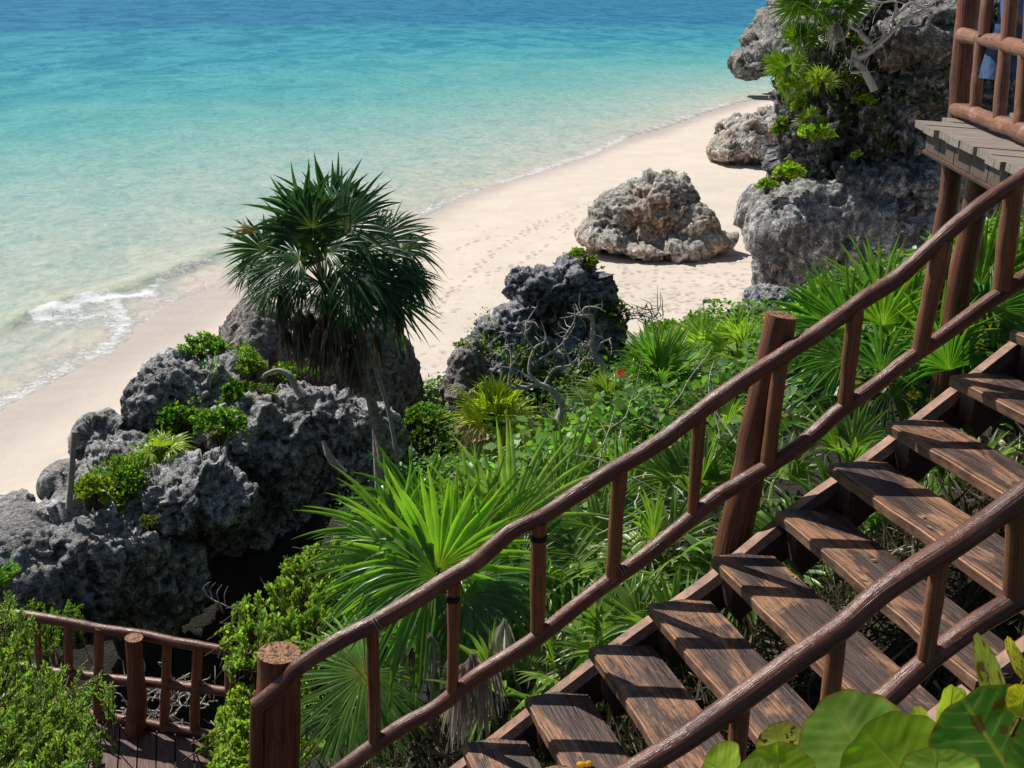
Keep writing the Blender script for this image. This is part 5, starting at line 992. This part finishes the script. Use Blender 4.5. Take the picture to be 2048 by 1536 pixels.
# ------------------------------------------------------------------ ground cover on the slope (uncountable)
PALMX = [(at_d(990, 885, 15.0), .95), (at_d(1010, 940, 14.0), .6), (at_d(1325, 800, 12.8), .95), (at_d(1405, 735, 14.5), .8), (at_d(1215, 835, 13), .5), (at_d(1480, 740, 13), .5), (at_d(1140, 900, 14), .5), (at_d(1080, 960, 12), .5)]
def cover():
    r = np.random.default_rng(40); mb = MB()
    def scatter(n, xr, yr, ll, colr, hgt, yp=.06, wr=.75, mask=None):
        P = np.c_[r.uniform(*xr, n), r.uniform(*yr, n)]
        if mask is not None: P = P[mask(P)]
        z = np.concatenate([hill(c) for c in np.array_split(P, max(1, len(P) // 4000))]); dens = fbm(np.c_[P * 1.1, z * 0], 3, 88); off = (P - A[:2]) @ (-N[:2]); k = (dens > -.25) & (z > 1.2) & ((off > 2.6) | (r.random(len(P)) < .12))
        for q, rad in PALMX: k &= ((P[:, 0] - q[0]) ** 2 + (P[:, 1] - q[1]) ** 2 > rad ** 2) | (r.random(len(P)) < .12)
        P, z, dens = P[k], z[k], dens[k]; m = len(P)
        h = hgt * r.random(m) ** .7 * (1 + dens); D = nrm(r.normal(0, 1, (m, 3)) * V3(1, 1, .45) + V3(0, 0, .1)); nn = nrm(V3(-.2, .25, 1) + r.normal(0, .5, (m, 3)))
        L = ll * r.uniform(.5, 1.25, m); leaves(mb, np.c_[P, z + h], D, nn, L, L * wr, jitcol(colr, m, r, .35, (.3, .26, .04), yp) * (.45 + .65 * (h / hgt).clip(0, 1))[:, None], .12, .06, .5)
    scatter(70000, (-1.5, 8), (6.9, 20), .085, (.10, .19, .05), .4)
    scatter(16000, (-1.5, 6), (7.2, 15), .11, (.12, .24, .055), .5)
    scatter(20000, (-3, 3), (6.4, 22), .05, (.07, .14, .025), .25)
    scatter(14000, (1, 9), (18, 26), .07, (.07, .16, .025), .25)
    o = mb.obj('ground_cover', M_LEAF); tag(o, 'broad-leaved green ground cover over the slope beyond the railing', 'ground cover', kind='stuff')
    mb = MB(); n = 34000; k = r.uniform(-6, 12, n); off = np.where(r.random(n) < .55, r.uniform(-1.3, .1, n), r.uniform(-.6, W + .9, n))
    P = A[None] + (k - 4)[:, None] * (RUN * S + V3(0, 0, RISE))[None] + N[None] * off[:, None]; z = hill(P); P[:, 2] = z + r.uniform(0, .38, n) ** 1.3
    D = nrm(r.normal(0, 1, (n, 3)) * V3(.6, .6, .9)); L = r.uniform(.08, .3, n)
    c = jitcol((.10, .085, .06), n, r, .6, (.3, .27, .2), .12); g = r.random(n) < .18; c[g] = np.array([.05, .1, .03])
    leaves(mb, P, D, nrm(r.normal(0, 1, (n, 3))), L, r.uniform(.008, .02, n), c, .3, .1, .5)
    o = mb.obj('dry_leaf_litter', M_DEAD); tag(o, 'tangle of dry grey palm blades lying under the open stairs', 'leaf litter', kind='stuff')
cover()

# ------------------------------------------------------------------ bare branches, stakes and driftwood
def branchy(name, label, pts_list, cat='branch', mat_=M_TWIG, seed=0, jit=.02):
    o0 = at_d(*pts_list[0][0][0]); mb = MB()
    rg = np.random.default_rng(seed)
    for i, (pts, ra) in enumerate(pts_list):
        if cat in ('shrub', 'tree'):
            C_ = crom(np.array([at_d(*p) - o0 for p in pts]), 5); sc_ = pts[0][2] / 14
            for _ in range(5):
                k_ = rg.integers(2, len(C_)); d_ = nrm(rg.normal(0, 1, 3) + V3(0, 0, .5)); L_ = rg.uniform(.08, .28) * sc_; q1 = C_[k_] + d_ * L_ * .5 + rg.normal(0, .02, 3) * sc_
                tube(mb, [C_[k_], q1, q1 + nrm(d_ + rg.normal(0, .5, 3)) * L_ * .6], [.008 * sc_, .006 * sc_, .002 * sc_], 5, 3, cap=False)
        tube(mb, [at_d(*p) - o0 for p in pts], ra, 7, 6, .12, jit, seed=seed + i)
    return tag(mb.obj(name, mat_, loc=o0), label, cat)
D = 14.0
branchy('bare_shrub', 'twisted leafless grey shrub in front of the black pinnacle', [
    ([(1122, 905, D), (1118, 850, D), (1125, 805, D), (1090, 770, D), (1050, 775, D), (1022, 765, D)], [.05, .045, .04, .03, .025, .012]), ([(1050, 775, D), (1020, 770, D), (1024, 715, D), (1012, 680, D), (1000, 665, D)], [.02, .016, .014, .01, .006]),
    ([(1122, 810, D), (1100, 780, D), (1060, 750, D), (1066, 700, D), (1090, 680, D), (1080, 640, D)], [.03, .022, .018, .014, .012, .006]), ([(1090, 770, D), (1110, 740, D), (1145, 730, D), (1160, 700, D)], [.02, .018, .012, .006]), ([(1124, 840, D), (1095, 830, D), (1080, 818, D)], [.024, .018, .008]),
    ([(1124, 820, D), (1160, 815, D), (1190, 812, D), (1230, 800, D)], [.018, .014, .01, .006]), ([(1066, 700, D), (1050, 670, D), (1055, 640, D), (1075, 610, D)], [.014, .01, .008, .004]), ([(1080, 720, D), (1120, 690, D), (1150, 650, D)], [.014, .01, .005]),
    ([(1060, 760, D), (1030, 740, D), (1000, 735, D)], [.012, .009, .004]), ([(1140, 730, D), (1130, 680, D), (1150, 640, D), (1145, 610, D)], [.012, .01, .007, .004])], 'shrub', seed=200)
branchy('bare_shrub', 'pale curling dead stem right of the leafless shrub, against the pinnacle', [
    ([(1222, 780, 14.5), (1205, 730, 14.5), (1185, 700, 14.5), (1184, 650, 14.5), (1180, 632, 14.5), (1160, 634, 14.5), (1132, 628, 14.5)], [.035, .034, .03, .026, .022, .018, .008]), ([(1182, 640, 14.5), (1166, 628, 14.5), (1170, 616, 14.5), (1192, 616, 14.5), (1210, 625, 14.5)], [.018, .016, .014, .01, .006]),
    ([(1188, 720, 14.5), (1200, 690, 14.5), (1224, 676, 14.5)], [.018, .014, .007]), ([(1200, 726, 14.5), (1170, 716, 14.5), (1155, 730, 14.5)], [.02, .016, .008]), ([(1184, 690, 14.5), (1160, 688, 14.5)], [.012, .006])], 'shrub', seed=220)
branchy('bare_shrub', 'small grey twiggy bush at the edge of the sand', [([(1292, 668, 20.5), (1290, 640, 20.5), (1275, 622, 20.5)], [.012, .009, .004])] + [([(1290, 650, 20.5), (1290 + 12 * k, 628, 20.5 - .03 * k), (1290 + 10 * k + 4, 606 + abs(k) * 3, 20.5)], [.008, .006, .003]) for k in (-2, -1, 0, 1, 2, 3)], 'shrub', seed=240)
branchy('bare_tree', 'pale grey forked leafless tree at the cliff top', [
    ([(1742, 178, 41.6), (1728, 140, 41.6), (1715, 120, 41.6), (1745, 98, 41.6), (1778, 70, 41.6), (1788, 30, 41.6), (1790, -10, 41.6)], [.14, .13, .12, .1, .08, .06, .04]), ([(1715, 122, 41.6), (1706, 100, 41.6), (1700, 130, 41.6)], [.09, .07, .03]), ([(1748, 96, 41.6), (1720, 60, 41.6), (1735, 20, 41.6), (1740, -10, 41.6)], [.1, .08, .06, .04]),
    ([(1776, 72, 41.6), (1810, 40, 41.6), (1850, 15, 41.6), (1880, -5, 41.6)], [.09, .07, .05, .03]), ([(1788, 30, 41.6), (1820, 8, 41.6), (1845, 12, 41.6), (1870, 10, 41.6)], [.07, .05, .04, .02]), ([(1722, 64, 41.6), (1700, 50, 41.6), (1690, 20, 41.6)], [.06, .05, .02]), ([(1745, 98, 41.6), (1730, 100, 41.6), (1722, 92, 41.6)], [.05, .04, .02]),
    ([(1700, 145, 41.6), (1722, 142, 41.6)], [.05, .04]), ([(1735, 20, 41.6), (1755, 5, 41.6), (1790, 2, 41.6)], [.05, .04, .02])], 'tree', seed=250, jit=.1)
branchy('driftwood_branch', 'curved grey driftwood branch arching on the outcrop under the palm', [([(608, 790, 15.9), (592, 772, 15.9), (575, 748, 15.9), (552, 740, 15.9), (530, 748, 15.9), (522, 756, 15.9)], [.07, .055, .045, .035, .028, .012])], 'driftwood', seed=260)
branchy('driftwood_branch', 'pale straight driftwood splinter against the dark rock beside the palm trunk', [([(645, 882, 14.0), (656, 908, 14.0), (672, 930, 14.0), (694, 946, 14.0)], [.02, .045, .045, .014])], 'driftwood', seed=265)
branchy('wooden_stake', 'leaning grey wooden stake upright on the left outcrop', [([(138, 1018, 14.1), (143, 940, 14.1), (149, 864, 14.1)], [.038, .038, .038])], 'stake', plain('beige_stake', (.42, .36, .29), .8, .3, 40, .004), seed=270, jit=.004)
branchy('dry_twig', 'bare forked twigs over the dark cave', [([(490, 1230, 9.2), (450, 1212, 9.2), (420, 1195, 9.2), (408, 1175, 9.2)], [.006, .005, .004, .002])] + [([(450 - 12 * k, 1212 - 6 * k, 9.2), (448 - 14 * k, 1190 - 5 * k, 9.2), (456 - 12 * k, 1172 - 3 * k, 9.2)], [.004, .003, .0015]) for k in range(4)] + [([(545, 1190, 9.2), (530, 1175, 9.2), (518, 1155, 9.2)], [.005, .004, .002]), ([(560, 1190, 9.2), (556, 1165, 9.2), (562, 1148, 9.2)], [.004, .003, .002])], 'twig', seed=280, jit=.01)
rt_ = np.random.default_rng(9)
mb = MB()
for i in range(90):
    p = at_d(rt_.uniform(60, 470), rt_.uniform(1380, 1460), rt_.uniform(10.3, 11.2)); q = [p]; d_ = nrm(rt_.normal(0, 1, 3))
    for j in range(5): d_ = nrm(d_ + rt_.normal(0, .7, 3)); q.append(q[-1] + d_ * .11)
    tube(mb, q, [.008, .008, .007, .006, .005, .003], 5, 3, cap=False)
tag(mb.obj('dry_root_tangle', M_TWIG), 'curly tangle of grey dry roots behind the boardwalk railing', 'roots', kind='stuff')
mb = MB()
for i in range(60):
    p0 = hill_hit(rt_.uniform(1000, 1500), rt_.uniform(900, 1180))
    if p0 is None: continue
    d_ = nrm(rt_.normal(0, 1, 3) * V3(1, 1, .4)); q = [p0 + V3(0, 0, rt_.uniform(.2, .5))]
    for j in range(5): d_ = nrm(d_ + rt_.normal(0, .25, 3)); q.append(q[-1] + d_ * .16)
    tube(mb, q, [.007, .007, .006, .005, .004, .002], 5, 3, cap=False)
tag(mb.obj('dry_stem_tangle', M_TWIG), 'thin dry stems lying through the ground cover beyond the railing', 'stems', kind='stuff')

# ------------------------------------------------------------------ flowers and fallen bits
def flower(label, px, py, d, R, col, n=7, name='flower'):
    c = at_d(px, py, d); mb = MB(); a = np.arange(n) / n * 2 * PI; nrml = nrm(V3(0, -.5, .8)); X = nrm(np.cross(nrml, V3(0, 1, 0))); Y = np.cross(nrml, X)
    Dd = np.cos(a)[:, None] * X + np.sin(a)[:, None] * Y + .3 * nrml
    leaves(mb, np.zeros((n, 3)), Dd, nrml, R, R * .7, col, .2, .05, .55); tube(mb, [(0, 0, 0), -nrml * .02, V3(0, 0, -.3)], .004, 4, 2, cap=False, col=(.05, .1, .02)); tag(mb.obj(name, M_LEAF, loc=c), label, 'flower')
for a in [('red flower left of the dark spiky fan palm', 1242, 746, 12.3, .05, (.6, .05, .01)), ('orange flower cluster lower left in the ground cover', 1204, 850, 12.2, .07, (.55, .2, .05)), ('orange flower under the dark spiky fan palm', 1316, 838, 11.8, .06, (.6, .22, .03)), ('small orange flower just above the handrail', 1455, 806, 11, .05, (.6, .2, .03)),
          ('large yellow leaf-like bloom between the two rails', 1345, 945, 9.4, .08, (.75, .5, .02)), ('small orange bloom below the handrail left of the middle post', 1375, 915, 9.6, .04, (.6, .25, .03)), ('yellow flower seen through the rails right of the middle post', 1826, 790, 8.8, .05, (.7, .6, .03))]: flower(*a)
mb = MB(); r = np.random.default_rng(77)
for i in range(36): 
    p = at_d(1105 + r.normal(0, 20), 1345 + r.normal(0, 14), 7.1 + r.normal(0, .05)); s_ = .009; mb.add(ICV[:] * s_ + p, ICF, None, None, np.broadcast_to(V3(.4, .36, .03) * r.uniform(.5, 1.2), (len(ICV), 3)))
tag(mb.obj('berry_cluster', M_LEAF), 'loose cluster of yellow-green berries hanging behind the lowest steps', 'berries', kind='stuff')
for i, (px, py, k, lab) in enumerate([(1162, 1529, 0, 'yellow oval fallen fruit on the lowest visible tread'), (1178, 1527, 0, 'smaller yellow fallen fruit beside the oval one')]):
    mb = MB(); p = at_z(px, py, FL[0][2] + .012); mb.add(ICV * V3(.02 - .004 * i, .014, .013), ICF, None, None, np.broadcast_to(V3(.75, .5, .04), (len(ICV), 3))); tag(mb.obj('fallen_fruit', M_SEAG, loc=p), lab, 'fruit')
mb = MB()
lit = [(1578, 1150, 3), (1590, 1158, 3), (1735, 1158, 4), (1850, 1030, 5), (1852, 1050, 5), (1740, 1120, 4)]
for i, (px, py, k) in enumerate(lit):
    p = at_z(px, py, FL[k][2] + .006); a_ = i * 1.3; leaves(mb, [p], [V3(math.cos(a_), math.sin(a_), .05)], V3(0, 0, 1), .035, .012, (.5, .35, .16), .1, .2)
tag(mb.obj('fallen_leaf_scraps', M_DEAD), 'few dry leaf scraps lying on the stair treads', 'leaf scraps', kind='stuff')
mb = MB()
for i in range(26):
    p = at_z(1330 + r.normal(0, 14), 591 + r.normal(0, 2.0), .46); leaves(mb, [p], [nrm(r.normal(0, 1, 3) * V3(1, 1, .15))], V3(0, 0, 1), .35, .07, (.2, .18, .13), .1, .1)
tag(mb.obj('seaweed_clump', M_DEAD), 'small clump of dried seaweed on the sand right of the pinnacle', 'seaweed')
o = MB(); o.add(ICV * V3(.08, .06, .04), ICF, None, None, np.broadcast_to(V3(.05, .3, .22), (len(ICV), 3))); tag(o.obj('litter_scrap', M_SEAG, loc=at_z(1270, 541, .47)), 'tiny green scrap lying on the sand before the beach boulder', 'litter')

# ------------------------------------------------------------------ sea grape in the foreground
def round_leaf(root, px, py, d, rx, ry, ang, tilt, col, edge=(.4, .2, .03), vein=(.5, .5, .1), hole=None, seed=0, spots=0, cupv=.12, name='leaf'):
    """disc leaf; rx, ry in pixels at depth d; ang: direction of the stalk in the picture; tilt: normal (right, up, toward)"""
    r = np.random.default_rng(seed); c = at_d(px, py, d); nn = nrm(dvec(*tilt)); yy = dvec(math.cos(ang), math.sin(ang)); yy = nrm(yy - np.dot(yy, nn) * nn); xx = np.cross(yy, nn)
    nr, na = 42, 150; rad = np.linspace(0, 1, nr); a = np.arange(na) / na * 2 * PI; Rr, Aa = np.meshgrid(rad, a, indexing='ij')
    ed = 1 + .03 * np.sin(Aa * 5 + seed) + .02 * np.sin(Aa * 11 + seed * 2) - .10 * np.exp(-((np.abs(Aa - 1.5 * PI)) / .22) ** 2)
    x = Rr * np.cos(Aa) * ed; y = Rr * np.sin(Aa) * ed
    vx = np.abs(x); vein_d = vx * 1.0
    side = np.full(x.shape, 9.)
    for k in range(-3, 6):
        y0 = k * .26 - .35; side = np.minimum(side, np.abs(y - (y0 + .55 * vx + .25 * vx ** 2)) + (.5 if y0 < -.95 else 0))
    vw = np.exp(-(vein_d / (.022 + .012 * (1 - y))) ** 2); sw = np.exp(-(side / .018) ** 2) * .95
    h = cupv * (Rr ** 2) - .05 * np.minimum(vx * 4, .5) * 0 + -.003 * np.cos((y - .55 * vx) * 2 * PI / .26) * np.clip(vx * 3, 0, 1) - .02 * vw + .03 * fbm(np.stack([x * 2, y * 2, x * 0 + seed], -1), 2, seed)
    P = c + (rx * d / F) * (x[..., None] * xx) + (ry * d / F) * (y[..., None] * yy) - (max(rx, ry) * d / F) * h[..., None] * nn * -1 * .8
    cl = np.asarray(col, float) * V3(2.1, 1.65, 1.8) * (1 + .22 * fbm(np.stack([x * 3, y * 3, x * 0 + seed], -1), 3, seed + 2))[..., None]
    ew = (np.clip((Rr - .93) / .07, 0, 1) * .8)[..., None]; cl = cl * (1 - ew) + np.asarray(edge) * ew
    g = np.clip(np.maximum(vw, sw * .55), 0, 1)[..., None] * .75; cl = cl * (1 - g) + np.asarray(vein) * g
    if spots:
        sp = fbm(np.stack([x * 5, y * 5, x * 0 + seed * 3], -1), 3, seed + 8); m = np.clip((sp - .28) * 10, 0, 1)[..., None] * spots; cl = cl * (1 - m) + V3(.16, .06, .03) * m
    Fq = grid_faces(nr, na, True)
    if hole is not None:
        hx, hy, hr1, hr2 = hole; cen = ((x - hx) / hr1) ** 2 + ((y - hy) / hr2) ** 2 < 1; bad = cen.ravel()[Fq].any(1); Fq = Fq[~bad]
        rim = (np.exp(-np.abs(((x - hx) / hr1) ** 2 + ((y - hy) / hr2) ** 2 - 1.3) * 3))[..., None] * .7; cl = cl * (1 - rim) + V3(.3, .15, .06) * rim
    mb = MB(); mb.add(P.reshape(-1, 3), None, Fq, None, cl.reshape(-1, 3))
    o = mb.obj(name, M_SEAG, root); return c - yy * (ry * d / F) * .92
sg = empty('sea_grape_plant', 'large round glossy green leaves with pale veins in the lower right foreground', 'plant', at_d(1850, 1750, 2.0))
st = MB(); sb = at_d(1830, 1800, 2.0)
LV = [(1705, 1478, 1.95, 108, 92, 2.05, (-.15, .5, 1), (.13, .28, .05), dict(seed=1)), (1790, 1530, 1.8, 118, 92, 2.3, (-.3, .3, 1), (.15, .30, .02), dict(seed=2, edge=(.3, .35, .05))), (1990, 1500, 1.75, 150, 118, 2.0, (.1, .5, 1), (.045, .15, .025), dict(seed=3, spots=.8, edge=(.35, .22, .08))),
      (1900, 1432, 1.9, 33, 62, 1.45, (.2, .1, 1), (.24, .38, .06), dict(seed=4, hole=(.2, -.02, .42, .34), edge=(.35, .4, .1))), (1566, 1492, 2.0, 52, 46, 1.9, (-.2, .4, 1), (.24, .32, .06), dict(seed=7, spots=1.0)), (1560, 1545, 1.85, 72, 58, 1.6, (0, .4, 1), (.15, .3, .02), dict(seed=8)),
      (1440, 1540, 1.9, 62, 36, 2.6, (-.3, .6, 1), (.2, .36, .03), dict(seed=9)), (1880, 1560, 1.65, 92, 62, 1.6, (0, .5, 1), (.22, .40, .06), dict(seed=10)), (1845, 1465, 2.05, 60, 22, 3.0, (0, .8, .7), (.2, .32, .02), dict(seed=11, edge=(.35, .3, .05))),
      (1990, 1372, 1.85, 26, 105, 2.05, (-.7, .2, .75), (.15, .24, .03), dict(seed=12, spots=.9, edge=(.4, .16, .08))), (2000, 1425, 1.8, 60, 50, 2.3, (-.3, .5, 1), (.12, .2, .03), dict(seed=13, spots=.9, edge=(.4, .2, .1))), (2046, 1405, 1.75, 42, 36, 1.2, (.2, .3, 1), (.4, .45, .02), dict(seed=14)), (2030, 1318, 1.85, 16, 48, 1.95, (.3, .2, 1), (.3, .34, .05), dict(seed=15, spots=.7)),
      (1925, 1400, 2.0, 14, 26, 1.9, (.3, .2, 1), (.2, .35, .1), dict(seed=16)), (1500, 1580, 1.75, 70, 50, 2.4, (0, .4, 1), (.2, .36, .05), dict(seed=17)), (2110, 1540, 1.7, 110, 90, 1.4, (.2, .5, 1), (.1, .24, .03), dict(seed=18))]
for L_ in LV:
    e = round_leaf(sg, *L_[:8], **L_[8]); tube(st, [sb + (e - sb) * .0, sb * .4 + e * .6 + V3(0, 0, -.03), e], [.008, .005, .0028], 8, 5, cap=False, col=(.3, .2, .06))
st.obj('stems', plain('reddish_stem', (.22, .12, .05), .5, .3, 60), sg)

# ------------------------------------------------------------------ person on the platform
def person():
    foot = rp(1990, 262, .16); foot[2] = PZ + .0; root = empty('person', 'child in a blue dress and white sneakers standing behind the platform railing', 'person', foot)
    f = nrm(re_ * .3 + rn * 1.0); sd = V3(-f[1], f[0], 0); Z = V3(0, 0, 1)
    def P_(s, fo, z): return sd * s + f * fo + Z * z
    def skin(name, verts, edges, rad, m, sub=2):
        me = bpy.data.meshes.new(name); me.from_pydata([tuple(v) for v in verts], edges, []); o = bpy.data.objects.new(name, me); COL.objects.link(o)
        md = o.modifiers.new('s', 'SKIN'); ly = me.skin_vertices[0] if me.skin_vertices else None
        if ly is None:
            bm = bmesh.new(); bm.from_mesh(me); bm.verts.layers.skin.verify(); bm.to_mesh(me); bm.free(); ly = me.skin_vertices[0]
        for i, q in enumerate(rad): ly.data[i].radius = q if isinstance(q, tuple) else (q, q)
        ly.data[0].use_root = True; s2 = o.modifiers.new('u', 'SUBSURF'); s2.levels = sub; s2.render_levels = sub
        bpy.context.view_layer.update(); dg = bpy.context.evaluated_depsgraph_get(); m2 = bpy.data.meshes.new_from_object(o.evaluated_get(dg)); bpy.data.objects.remove(o)
        m2.polygons.foreach_set('use_smooth', np.full(len(m2.polygons), True)); m2.materials.clear(); m2.materials.append(m); o = bpy.data.objects.new(name, m2); COL.objects.link(o); o.parent = root; return o
    sk = plain('skin', (.36, .19, .12), .5, .08, 30); H = 1.22; k = H / 1.75
    v = [P_(0, 0, .95 * k), P_(0, .01, 1.15 * k), P_(0, 0, 1.38 * k), P_(0, .01, 1.48 * k), P_(0, .03, 1.56 * k), P_(0, .045, 1.64 * k), P_(0, .03, 1.71 * k)]; rd = [.12 * k, .11 * k, (.15 * k, .10 * k), .055 * k, .07 * k, .085 * k, .06 * k]; e = [(i, i + 1) for i in range(6)]
    for s in (-1, 1):
        b = len(v); v += [P_(s * .10 * k, 0, .9 * k), P_(s * .105 * k, .015, .5 * k), P_(s * .105 * k, -.01, .1 * k), P_(s * .11 * k, .0, .055 * k), P_(s * .12 * k, .13 * k, .035 * k)]; rd += [.085 * k, .058 * k, .038 * k, .04 * k, .03 * k]; e += [(0, b), (b, b + 1), (b + 1, b + 2), (b + 2, b + 3), (b + 3, b + 4)]
        b = len(v); v += [P_(s * .19 * k, 0, 1.38 * k), P_(s * .25 * k, .0, 1.12 * k), P_(s * .24 * k, .17 * k, .98 * k), P_(s * .23 * k, .22 * k, .97 * k)]; rd += [.05 * k, .04 * k, .028 * k, .022 * k]; e += [(2, b), (b, b + 1), (b + 1, b + 2), (b + 2, b + 3)]
        h = b + 3
        for q in range(4):
            c = len(v); o_ = (q - 1.5) * .022 * k; v += [P_(s * .23 * k + o_, .28 * k, .965 * k), P_(s * .23 * k + o_ * 1.1, .325 * k - abs(q - 1.3) * .006, .95 * k)]; rd += [.0095 * k, .008 * k]; e += [(h, c), (c, c + 1)]
        c = len(v); v += [P_(s * (.23 - .045) * k, .24 * k, .965 * k), P_(s * (.23 - .06) * k, .27 * k, .955 * k)]; rd += [.011 * k, .009 * k]; e += [(h, c), (c, c + 1)]
    skin('body', v, e, rd, sk)
    # dress: a flared sleeve of cloth with folds
    def cloth(name, rings, m, na=48, fold=.0):
        mb = MB(); a = np.arange(na) / na * 2 * PI; R = []
        for i, (z, rx, ry, fo) in enumerate(rings):
            w = 1 + fold * (i / len(rings)) * (np.sin(a * 9) * .5 + np.sin(a * 5 + 1)) ; R.append(np.cos(a)[:, None] * w[:, None] * rx * sd + np.sin(a)[:, None] * w[:, None] * ry * f + f * fo + Z * z)
        mb.add(np.array(R).reshape(-1, 3), None, grid_faces(len(rings), na, True)); return mb.obj(name, m, root, loc=(0, 0, 0))
    blue = plain('blue_cloth', (.10, .17, .46), .8, .15, 8, .004)
    cloth('dress', [(1.44 * k, .07 * k, .06 * k, 0), (1.42 * k, .17 * k, .10 * k, 0), (1.36 * k, .20 * k, .13 * k, 0), (1.2 * k, .17 * k, .14 * k, 0), (1.02 * k, .155 * k, .13 * k, 0), (.85 * k, .19 * k, .16 * k, 0), (.7 * k, .205 * k, .175 * k, 0), (.52 * k, .225 * k, .19 * k, 0)], blue, fold=.05)
    den = plain('denim', (.06, .11, .22), .9, .45, 22, .006)
    mb = MB(); a = np.linspace(PI * .75, PI * 1.5, 14); R = [np.cos(a)[:, None] * (.2 + .012 * i) * k * sd + np.sin(a)[:, None] * (.17 + .012 * i) * k * f + Z * (1.0 - .105 * i) * k + .01 * np.sin(a * 7 + i)[:, None] * f for i in range(6)]
    mb.add(np.array(R).reshape(-1, 3), None, grid_faces(6, 14)); mb.obj('denim_jacket', den, root, loc=(0, 0, 0))
    hair = plain('hair', (.09, .045, .02), .5, .4, 60); mb = MB(); hv = ICV * V3(.1, .11, .12) * k * 1.05; mb.add(hv + P_(0, .01 - .02, 1.655 * k), ICF)
    for i in range(60):
        aa = rt_.uniform(PI, 2 * PI); q = P_(math.cos(aa) * .09 * k, math.sin(aa) * .085 * k, 1.66 * k); tube(mb, [q, q + Z * -.14 * k, q * V3(1.1, 1.1, 1) + Z * -.34 * k], [.012, .011, .004], 5, 3, cap=False)
    mb.obj('hair', hair, root, loc=(0, 0, 0))
    for s in (-1, 1):
        mb = MB(); w = ICV.copy(); w[:, 2] = np.where(w[:, 2] < -.3, -.3, w[:, 2]); q = w[:, [0]] * .048 * sd + w[:, [1]] * .105 * f + Z * (w[:, [2]] * .055 + .018) + f * .035 + sd * s * .078; mb.add(q, ICF); mb.obj('shoe', plain('white_shoe', (.6, .6, .62), .6, .15, 40), root, loc=(0, 0, 0))
    for s in (-1, 1):   # eyes, nose and mouth
        mb = MB(); mb.add(ICV * .009 + P_(s * .03 * k, .115 * k, 1.645 * k), ICF); mb.obj('eye', plain('eye', (.02, .015, .01), .2), root, loc=(0, 0, 0))
    mb = MB(); mb.add(ICV * V3(.009, .012, .012) + P_(0, .128 * k, 1.615 * k), ICF); mb.obj('nose', sk, root, loc=(0, 0, 0))
person()

# ------------------------------------------------------------------ light
SUN_EL, SUN_AZ = math.radians(48), math.atan2(.632, -.775)     # azimuth as an angle from +X
sd_ = V3(math.cos(SUN_AZ) * math.cos(SUN_EL), math.sin(SUN_AZ) * math.cos(SUN_EL), math.sin(SUN_EL))
sl = bpy.data.lights.new('sun', 'SUN'); sl.energy = 5.0; sl.angle = math.radians(.5); sl.color = (1, .955, .88)
so = bpy.data.objects.new('sun', sl); COL.objects.link(so); so.rotation_euler = Vector(sd_).to_track_quat('Z', 'Y').to_euler(); so.location = (-20, 20, 40)
w = bpy.data.worlds.new('World'); sc.world = w; w.use_nodes = True; nt = w.node_tree; bg = nt.nodes['Background']
sky = nt.nodes.new('ShaderNodeTexSky'); sky.sky_type = 'NISHITA'; sky.sun_disc = False; sky.sun_elevation = SUN_EL; sky.sun_rotation = PI / 2 - SUN_AZ; sky.ozone_density = 1.2
nt.links.new(sky.outputs[0], bg.inputs[0]); bg.inputs[1].default_value = .055
sc.view_settings.view_transform = 'Standard'; sc.view_settings.look = 'None'; sc.view_settings.exposure = 0
sc.cycles.max_bounces = 6; sc.cycles.transparent_max_bounces = 4
for o in bpy.data.objects:
    if '_o' in o: del o['_o']
